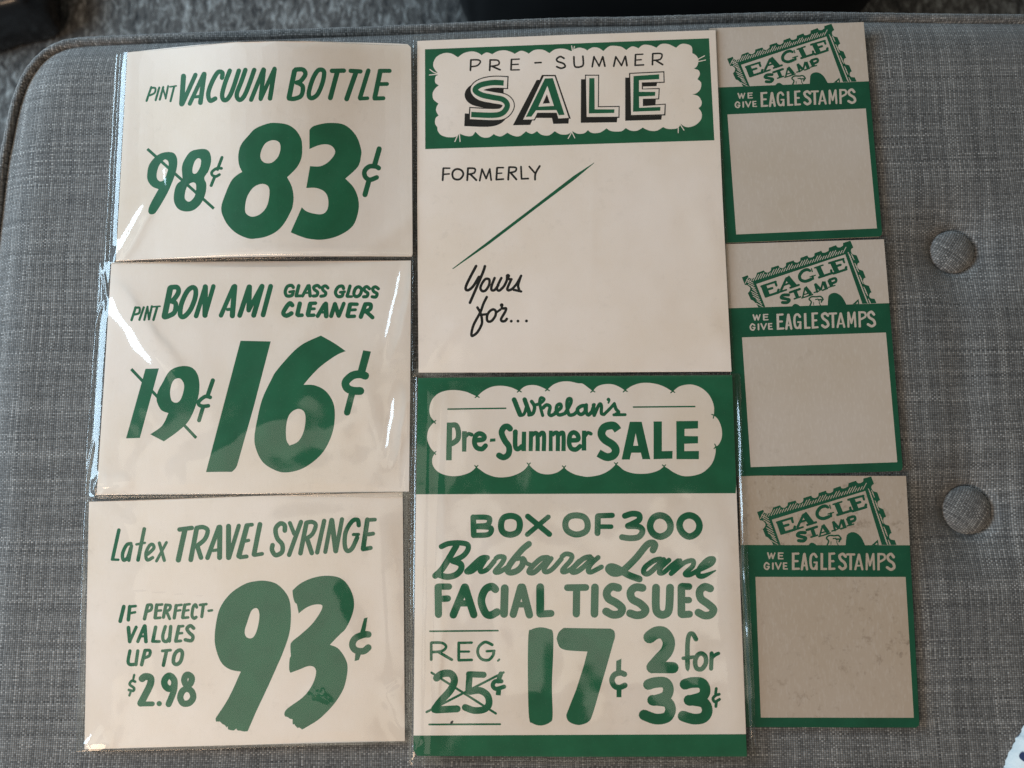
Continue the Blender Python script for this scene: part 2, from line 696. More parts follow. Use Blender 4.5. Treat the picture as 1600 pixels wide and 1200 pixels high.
def add_sleeve(root, margins, bend, creases, seed, lift=0.0006, amp=0.00035):
    """Thin clear envelope: upper film hugging the card, rolled folds, lower film."""
    hx, hy = root['half']
    ml, mr, mt, mb = margins
    ca, sa = math.cos(root.rotation_euler.z), math.sin(root.rotation_euler.z)

    def to_local(px, py):
        p = at(px, py, root.location.z + THICK)
        dx, dy = p.x - root.location.x, p.y - root.location.y
        return ca * dx + sa * dy, -sa * dx + ca * dy
    cr = [(*to_local(a, b), *to_local(c, d), h * .001, w * .001) for a, b, c, d, h, w in creases]

    def axis(h, lo, hi, n):
        nl, nh = max(10, int(lo / 0.0004)), max(10, int(hi / 0.0004))
        a = [-h - lo * (1 - (i / nl) ** 1.5) for i in range(nl)]
        b = [-h + 2 * h * i / n for i in range(n + 1)]
        c = [h + hi * (1 - (1 - i / nh) ** 1.5) for i in range(1, nh + 1)]
        return a + b + c
    xs, ys = axis(hx, ml, mr, 140), axis(hy, mb, mt, 110)
    nx, ny = len(xs), len(ys)
    zf = 0.00015
    wide = max(ml, mr) > 0.0045
    drop = -root.location.z
    verts = []
    for y in ys:
        for x in xs:
            tx = max((-hx - x) / ml, (x - hx) / mr, 0.0)
            ty = max((-hy - y) / mb, (y - hy) / mt, 0.0)
            t = min(1.0, math.hypot(tx, ty))
            edge = min(1.0, min(x + hx + ml, hx + mr - x, y + hy + mb, hy + mt - y) / 0.02)
            z = THICK + lift + bend(max(-hx, min(hx, x)), max(-hy, min(hy, y)))
            wob = noise.noise(Vector((x * 26 + seed, y * 26, seed * 1.7))) + .5 * noise.noise(Vector((x * 70, y * 55 + seed, 3.1)))
            z += amp * (0.25 + 0.75 * edge) * (wob + 0.6)
            fold = 0.0
            for (x0, y0, x1, y1, h, w) in cr:
                vx, vy = x1 - x0, y1 - y0
                l2 = vx * vx + vy * vy
                s = ((x - x0) * vx + (y - y0) * vy) / l2
                if -0.15 < s < 1.15:
                    ll = math.sqrt(l2)
                    d = ((x - x0) * vy - (y - y0) * vx) / ll
                    d += 0.25 * w * noise.noise(Vector((s * 4, seed, h * 900)))
                    fold += h * math.exp(-(d / w) ** 2) * sstep(-0.15, 0.25, s) * (1 - sstep(0.7, 1.15, s))
            z0 = zf
            if wide and x < -hx and ml > 0.006:
                z0 = drop + 0.0003          # the loose left margin sags on to the cushion
                z -= (z - z0) * 0.72 * min(1.0, tx / 0.62) ** 1.2
            elif wide and t > 0:
                z -= (z - z0) * 0.55 * sstep(0.0, 0.5, t)
            z = z0 + (z + fold - z0) * math.sqrt(max(0.0, 1 - t ** 9))
            if t > 0:
                j = noise.noise(Vector((y * 40 + seed, x * 40, 8.8))) * 0.0006 * t
                verts.append((x + (j if tx > 0 else 0), y + (j if ty > 0 else 0), z))
            else:
                verts.append((x, y, z))
    faces = [(j * nx + i, j * nx + i + 1, (j + 1) * nx + i + 1, (j + 1) * nx + i) for j in range(ny - 1) for i in range(nx - 1)]
    # lower film, flat on whatever the card lies on
    b = len(verts)
    k = 0.00002
    verts += [(-hx - ml, -hy - mb, -k), (hx + mr, -hy - mb, -k), (hx + mr, hy + mt, -k), (-hx - ml, hy + mt, -k)]
    faces.append((b, b + 3, b + 2, b + 1))
    return mesh_obj('plastic_sleeve', verts, faces, FILM, root, smooth=True)

# ------------------------------------------------------------------ what is printed on the cards
PRICE_83 = """
F 160 50 6.1538
K product_heading green
L 22 425,662 470,530
C 20 470,538 508,540 502,585 455,610
L 22 512,655 547,535
L 22 552,650 585,530
L 18 580,535 608,630
L 20 608,640 632,520
L 16 650,528 710,518
L 22 655,665 690,525
L 50 780,425 762,692
L 42 895,412 770,690
L 40 840,690 975,402
L 46 980,405 942,680
L 30 880,625 950,618
C 44 1150,440 1153,392 1110,388 1055,480 1018,590 1035,660 1085,640
C 44 1225,372 1180,490 1152,600 1165,652 1205,642 1250,560 1312,372
C 44 1375,365 1335,480 1292,595 1308,648 1345,640 1390,560 1460,365
L 42 1430,652 1548,360
L 44 1552,365 1522,640
L 40 1522,645 1655,352
L 46 1655,360 1612,638
F 400 60 6.1538
L 50 370,315 318,568
C 44 380,300 450,300 475,345 430,410 390,425
C 44 400,425 450,465 435,550 370,580 318,578
R 44 622,300 655,325 640,425 590,540 530,575 507,530 540,405 585,320
L 44 730,312 845,310
L 48 780,330 715,572
L 42 910,312 1005,318
L 48 960,330 872,582
L 44 1080,310 1000,572
L 36 1000,580 1072,575
L 48 1195,315 1142,570
L 40 1190,312 1285,312
L 38 1180,440 1260,438
L 40 1140,578 1225,575
F 160 220 6.1538
K old_price green
O 430,330 450,230 520,145 600,110 680,115 715,160 720,230 700,320 650,450 600,550 520,680 485,706 450,700 442,660 470,590 540,465! 480,440 440,390
h 600,180 635,205 630,280 595,370 555,390 525,360 525,300 550,230
O 900,85 990,80 1035,120 1045,200 1020,290 980,355 1000,420 990,510 950,600 880,665 800,680 730,655 690,590 690,500 715,420 765,375 768,340 765,250 790,180 840,110
h 920,168 948,185 940,250 905,310 870,310 868,260 890,195
h 870,400 900,420 898,490 880,545 835,585 795,560 795,500 820,430
l 28 432,78 1072,652
L 30 1150,160 1107,275
C 28 1145,265 1100,265 1055,297 1055,328 1090,343 1125,325
L 30 1080,345 1046,430
F 150 50 3.0769
K sale_price green
O 869,437 920,445 957,468 980,500 990,530 991,585 982,622 960,658 919,698! 942,745 950,793 945,840 934,868 905,920 869,958 820,983 769,993 730,992 676,968 635,930 610,885 602,850 611,808 646,723 675,690 703,673! 688,640 684,600 690,560 705,530 731,500 765,465 826,440
h 850,520 880,530 887,560 875,600 845,628 810,628 791,605 795,570 815,535
h 800,730 830,745 833,790 820,840 790,875 750,888 720,870 718,830 730,785 760,745
O 1026,471! 1049,451 1119,437 1194,446 1249,496 1274,561 1274,598 1259,648 1199,705! 1239,748 1261,803 1261,863 1234,933 1169,978 1094,998 1029,995 984,983 936,963! 989,843! 1014,863 1059,875 1094,873 1114,848 1116,803 1099,768 1059,750 1011,750! 1029,645! 1079,645 1119,623 1149,583 1139,553 1109,540 1069,545 1026,563!
F 400 220 6.1538
L 50 1185,78 1140,235
C 46 1180,262 1150,247 1090,247 1045,290 1050,345 1095,375 1160,352
L 50 1085,385 1048,518
"""
PRICE_16 = """
F 120 390 5.9259
K product_heading green
L 24 507,652 545,535
C 22 540,540 580,540 575,588 525,603
L 22 580,650 620,535
L 22 625,650 655,530
L 20 655,535 668,640
L 22 668,645 695,525
L 16 705,530 770,525
L 24 710,650 745,530
L 56 865,360 812,618
C 46 870,350 930,350 940,400 890,470 860,475
C 46 865,475 915,500 905,580 850,615 815,625
R 46 1070,350 1100,372 1095,450 1050,560 990,622 957,600 970,500 1020,390
L 44 1105,615 1190,345
L 50 1190,345 1187,608
L 42 1187,612 1265,340
L 42 1335,610 1450,345
L 50 1462,342 1440,612
L 30 1395,555 1450,550
F 390 390 5.9259
L 46 -92,610 -5,345
L 46 0,345 -8,560
L 42 -8,560 110,342
L 48 115,340 38,608
L 46 195,340 125,605
C 32 405,350 388,332 350,342 330,390 345,428 390,425 403,395
L 26 370,392 410,385
L 34 455,335 432,425
L 28 430,430 475,428
L 30 490,430 540,335
L 34 550,335 560,428
L 20 510,402 550,400
C 31 650,350 628,332 595,345 600,370 630,395 620,425 590,430
C 31 725,355 703,336 675,350 680,375 705,400 695,425 660,432
C 32 870,360 858,338 820,347 795,395 815,433 855,430 865,400
L 26 840,395 880,390
L 32 930,338 903,430
L 26 905,435 945,435
R 32 1010,345 1037,370 1020,420 985,435 965,410 980,362
C 31 1110,362 1085,343 1060,360 1070,385 1095,405 1085,433 1055,437
C 31 1192,362 1165,345 1140,360 1150,388 1180,408 1168,438 1135,437
C 42 395,515 372,497 335,540 312,590 342,612 388,590
L 42 465,500 442,600
L 36 450,610 485,607
L 44 560,508 540,600
L 34 560,498 610,496
L 28 550,550 600,548
L 34 540,610 595,607
L 38 630,615 692,510
L 46 705,503 710,615
L 26 660,580 705,580
L 40 755,615 790,505
L 42 790,505 825,612
L 36 828,612 872,500
L 42 930,510 907,612
L 34 935,504 995,506
L 28 920,560 980,557
L 34 910,620 970,617
L 42 1070,510 1030,622
C 38 1070,505 1120,508 1115,552 1060,575
L 38 1080,575 1138,628
F 120 390 2.963
K old_price green
P 318,552 380,550 292,872 228,874
O 395,620 430,562 480,540 530,545 560,580 568,640 555,710 520,790 470,840 403,888! 340,855! 395,815 424,757! 390,742 370,700 374,660
h 455,600 480,598 497,630 485,685 465,708 440,700 432,660 440,620
l 14 252,553 553,872
F 120 580 5.9259
L 40 1260,85 1212,225
C 36 1235,242 1190,234 1135,275 1130,308 1165,325 1218,320
L 38 1170,330 1132,455
F 120 390 2.963
K sale_price green
O 758,422! 898,425! 820,725! 742,1000! 733,1015 718,1029! 660,1029! 598,1030!
O 1130,398! 1190,432 1245,470! 1200,490 1130,540 1080,590 1050,626! 1100,628 1150,653 1185,703 1195,763 1185,843 1150,923 1100,978 1035,1018 965,1032 915,1020 865,988 835,938 822,873 838,773 860,688 900,603 925,560 995,480 1050,435
h 1020,738 1050,748 1059,783 1050,843 1025,888 985,907! 970,878 970,813 985,763
P 1326,466 1362,472 1330,590 1296,580
F 390 580 5.9259
C 74 1070,42 1020,28 950,42 890,100 902,155 955,180 1025,183
L 60 950,200 903,382
"""
PRICE_93 = """
F 120 770 5.9259
K product_heading green
L 34 390,345 332,608
L 24 325,618 385,620
C 34 500,470 460,485 425,560 432,622 470,600 500,510
L 32 507,490 482,625
L 36 625,335 567,622
L 24 552,478 630,463
C 32 655,570 712,515 702,478 672,490 640,560 652,622 702,600
L 32 765,465 810,625
L 28 830,460 738,632
L 42 950,340 1065,325
L 50 1000,350 940,622
L 46 1110,330 1055,620
C 42 1110,325 1170,318 1212,350 1185,430 1115,490
L 44 1115,490 1150,600
L 44 1210,602 1315,318
L 48 1325,318 1322,600
L 30 1260,535 1330,525
L 48 1405,310 1405,600
L 40 1500,305 1410,602
F 380 770 5.9259
L 50 34,310 -40,585
L 36 30,300 82,295
L 32 5,450 50,440
L 38 -30,597 32,590
L 46 155,292 100,570
L 36 105,577 175,565
C 44 385,350 383,300 342,285 300,335 315,420 362,480 358,550 300,577 267,530 272,485
L 38 432,280 472,380
L 42 535,270 425,575
L 44 585,280 530,560
C 40 590,275 640,270 672,300 642,380 588,422
L 44 590,420 635,558
L 42 750,260 685,552
L 40 760,547 815,260
L 48 820,255 857,538
L 40 860,535 915,245
C 42 1070,300 1060,252 1010,262 950,360 940,480 963,537 1008,515 1055,415
L 30 1020,387 1068,385
L 46 1150,250 1110,520
L 36 1150,252 1220,248
L 38 1160,385 1203,378
L 40 1112,522 1180,510
F 120 920 5.9259
K value_note green
L 36 435,165 402,300
L 34 490,165 477,288
L 26 490,165 545,160
L 24 485,228 540,217
L 34 655,155 627,278
C 28 655,150 692,150 687,195 642,213
L 34 740,150 725,268
L 26 740,150 790,145
L 24 735,205 780,200
L 26 725,272 772,268
L 32 825,150 802,263
C 28 825,150 865,155 860,190 825,210
L 28 832,212 860,278
L 32 920,155 902,270
L 24 920,155 970,148
L 22 915,205 960,198
L 32 1000,150 980,265
L 24 1000,148 1045,142
L 22 990,205 1035,198
L 26 980,270 1030,265
C 30 1110,170 1098,147 1077,172 1067,248 1085,273 1105,263
L 26 1140,150 1200,142
L 30 1172,150 1157,258
L 24 1220,204 1252,199
L 36 478,360 490,488
L 30 550,355 490,488
L 32 565,488 625,345
L 36 630,345 640,488
L 22 590,442 640,437
L 34 730,355 705,480
L 28 700,487 765,488
C 32 820,350 797,430 802,478 830,488 850,465
L 34 870,350 857,483
L 34 945,350 917,480
L 26 945,350 985,345
L 24 930,415 975,410
L 28 915,487 963,482
C 34 1082,365 1052,342 1020,367 1040,405 1075,440 1060,480 1005,472
C 32 492,575 475,670 490,700 528,700
L 32 565,575 547,702
L 34 632,572 600,703
C 30 632,570 677,573 670,620 622,640
L 28 792,575 868,568
L 34 830,580 802,708
R 36 960,568 978,600 962,670 925,700 895,680 902,620 925,582
L 22 532,797 520,850
C 26 540,860 510,852 490,885 530,920 520,945 482,937
L 22 500,950 487,988
C 66 605,832 635,812 682,825 682,880 640,970 592,1060
L 46 590,1067 700,1065
D 25 763,1063
R 62 860,805 892,830 905,870 890,915 850,925 820,900 810,860 828,822
C 58 905,850 900,940 850,1068
R 60 1030,795 1065,825 1050,880 1015,890 995,850 1005,810
R 60 1020,925 1065,952 1077,1010 1040,1057 985,1060 958,1010 975,952
F 300 880 4.0
K sale_price green
O 460,110 530,130 590,190 615,260 617,380 600,470 560,580! 480,760! 400,930! 348,1050! 325,1052 300,1046! 285,1045 276,1034! 262,1045 240,1043 225,1038! 222,1020 216,1026 205,1012! 190,1005 175,990! 150,990! 148,970 160,950 230,840 305,678! 240,665 190,630 160,570 142,490 148,390 175,280 240,190 330,130 400,112
h 400,280 418,300 420,350 405,420 385,460 360,470 335,455 330,420 345,370 370,300
O 845,78 920,90 970,130 1005,200 1013,270 995,340 960,410 930,440 905,465 862,510! 910,530 950,580 972,640 965,720 940,800 880,890 800,970 740,1010 688,1040! 672,1028 660,1030! 645,1015 640,1005! 630,1006 628,975! 612,972 598,962 580,957! 578,935 600,905 690,840 740,780 768,720 775,670 755,645 720,645 670,665 615,685! 607,660 610,600 618,580! 615,520 625,490 680,445 750,380 800,310 815,270 800,258 760,260 720,275 690,295 667,315! 660,280 655,255! 640,240 630,200 628,170! 680,125 760,90
P 1075,345 1098,338 1082,432 1050,436
C 42 1102,445 1070,447 1020,470 1002,510 1022,543 1070,550 1102,527
P 1022,552 1060,560 1043,605 1016,612
"""
SALE = """
F 0 0 1
K header_banner green
P 664,77 1107.8,59.8 1116.2,219.2 664.4,233
F 640 40 6.1538
K card_board paper
O 270,455! 235,410 228,360 260,300 330,265 400,268 465,305! 520,265 600,248 660,262 692,285! 740,258 795,275! 850,245 920,238 980,255 1010,272! 1070,242 1120,255 1145,270! 1200,235 1280,232 1345,265! 1400,228 1480,222 1555,245! @1538,0 60,220 100,212 150,225 168,240! 220,210 280,215 325,245! 380,200 440,195 500,205 545,235! 600,200 650,212 660,220! 710,185 780,190 835,213! 880,178 950,178 1025,213! 1070,178 1130,178 1175,205 1180,265! 1220,290 1240,335 1225,390 1195,415! 1240,430 1253,470 1230,515! 1265,550 1258,610 1220,650 1180,660! 1240,680 1270,730 1265,770 1240,793! 1270,840 1265,900 1220,950 1160,975 1110,972 1070,945! 1040,985 980,995 930,990 900,975! 840,1010 780,1012 730,995 705,980! 650,1010 590,1010 540,985! 500,1015 430,1018 390,1010 355,988! 300,1025 240,1035 200,1025 178,1005! 140,1035 80,1040 25,1015! @0,0 1520,1045 1450,1045 1395,1015! 1340,1055 1270,1050 1225,1015! 1180,1040 1140,1030 1120,1015! 1060,1062 1000,1060 940,1030! 880,1065 830,1055 810,1042! 760,1075 690,1070 632,1020! 600,1060 540,1060 480,1038! 440,1070 360,1072 300,1050 270,1010 268,980! 245,940 250,890 278,865! 255,820 260,780 278,750! 230,710 222,650 250,600 280,575! 245,545 250,490 270,475
C 9 275,462 235,450 195,422
L 9 275,466 190,475
L 9 1558,195 1566,242
L 9 1585,200 1576,242
C 9 468,1035 455,1070 435,1115
L 9 478,1035 485,1115
L 9 1558,1025 1525,1085
@1538,0 1
L 9 1232,325 1298,290
L 9 1236,346 1308,330
L 9 22,1020 50,1080
L 9 1045,950 1045,1030
L 9 1060,945 1100,1005
@0,0 1
K banner_lettering black
L 18 590,330 585,430
C 16 590,330 660,330 680,350 650,385 590,395
L 18 775,330 770,430
C 16 775,330 850,335 855,375 780,392
L 18 800,395 870,425
L 18 980,325 975,425
L 14 980,325 1055,322
L 14 980,375 1045,372
L 14 975,427 1055,425
L 16 1205,358 1265,355
C 18 1485,315 1450,298 1415,320 1425,345 1480,365 1495,395 1455,410 1415,395
@1538,0 1
C 18 42,300 45,370 60,398 110,395 132,370 128,295
L 18 235,300 218,395
L 16 235,300 285,390
L 16 285,390 318,300
L 18 320,300 340,390
L 18 445,300 425,390
L 16 445,300 500,385
L 16 500,385 535,295
L 18 538,298 552,385
L 18 635,280 630,382
L 14 635,278 705,275
L 14 630,332 690,328
L 16 630,382 712,378
L 18 800,275 797,375
C 16 800,270 870,268 890,285 870,325 800,335
L 18 830,335 895,375
@0,0 1
c 122 905,590 790,592 640,615 590,665 630,708 750,735 855,755 890,820 850,885 750,912 528,905
c 126 950,548 800,545 690,570 640,618 690,668 800,692 910,715 950,770 900,840 800,855 570,845
K card_board paper
c 106 938,548 800,545 690,570 640,618 690,668 800,692 910,715 950,770 900,840 800,855 582,846
K banner_lettering green
c 52 905,552 800,548 680,572 630,620 690,665 800,690 900,712 940,770 895,840 800,862 592,855
K banner_lettering black
P 1222,522 1350,522 1532,900 1528,942 1382,945 1368,888 1190,888 1160,955 993,958
P 1272,474 1405,474 1550,895 1422,903 1405,848 1235,848 1205,912 1075,914
K card_board paper
P 1290,487 1395,487 1530,887 1430,893 1415,838 1228,838 1197,902 1092,904
K banner_lettering green
P 1302,508 1378,505 1490,858 1435,862 1412,812 1215,815 1172,875 1118,878
K card_board paper
P 1325,580 1388,772 1238,780
K banner_lettering black
P 1320,660 1350,746 1280,750
@1538,0 1
P 110,515 150,515 155,888 460,888 455,930 108,935
P 148,472 285,472 282,775 482,772 480,888 155,888
K card_board paper
P 158,482 275,482 272,785 472,782 470,876 165,878
K banner_lettering green
P 190,505 240,505 242,805 432,805 430,840 185,845
K banner_lettering black
P 535,500 578,500 582,872 888,865 882,905 535,915
P 572,455 912,438 915,550 706,556 706,606 868,600 862,710 715,714 715,765 926,750 922,864 580,872
K card_board paper
P 584,464 902,450 904,540 695,546 695,614 857,610 852,700 705,704 705,775 915,760 910,852 592,860
K banner_lettering black
P 706,556 842,552 836,582 706,586
P 715,714 830,711 826,762 715,764
K banner_lettering green
P 615,485 862,468 862,515 668,525 668,637 825,637 822,675 668,682 670,790 875,782 872,818 610,828
F 680 240 6.1538
K price_lettering black
L 20 78,145 72,255
L 16 78,140 140,140
L 16 75,200 135,195
R 20 215,148 255,163 270,200 245,240 210,250 175,235 165,195 180,162
L 20 315,145 308,255
C 18 315,140 380,145 375,185 315,200
L 20 340,200 395,255
L 18 450,150 428,260
L 18 450,150 490,240
L 18 490,240 525,148
L 18 525,148 538,255
L 20 595,140 588,250
L 16 595,135 655,135
L 14 595,190 640,188
L 18 588,250 655,245
L 20 710,135 702,250
C 18 710,130 775,135 770,170 710,185
L 20 730,190 780,248
L 18 825,125 830,240
L 18 830,243 895,240
L 18 905,125 957,185
C 20 1005,120 965,190 960,250
K price_slash green
P 1530,85 1525,95 1340,250 980,520 520,870 170,1112 165,1105 500,850 960,500 1330,215
F 690 400 8.5714
K script_lettering black
C 38 462,135 390,270 328,400 328,452 370,452 430,395 500,280
C 38 580,137 545,240 380,625
R 36 610,305 640,320 635,390 590,460 545,470 520,430 540,370 580,315
C 36 710,295 670,400 670,455 710,455 760,390
C 36 800,295 750,400 745,450 780,460 840,400
C 36 840,400 872,330 878,270
D 30 888,268
C 36 885,280 905,310 935,312
C 36 930,320 882,430 895,460 940,445
C 34 940,445 1000,380 1065,265
C 36 1058,280 1025,390 1038,450
L 34 965,452 1065,475
C 36 605,550 560,640 520,750 430,920 400,1040 415,1070 480,1020 535,920 540,850 520,760 480,690
R 36 690,715 725,740 720,800 680,860 640,880 610,860 610,800 640,745
L 34 530,788 600,780
L 32 735,755 790,715
D 26 805,658
C 36 805,670 815,702 862,702 850,750 798,840 810,873 850,870 874,842
D 20 933,873
D 20 1023,872
D 20 1137,870
"""
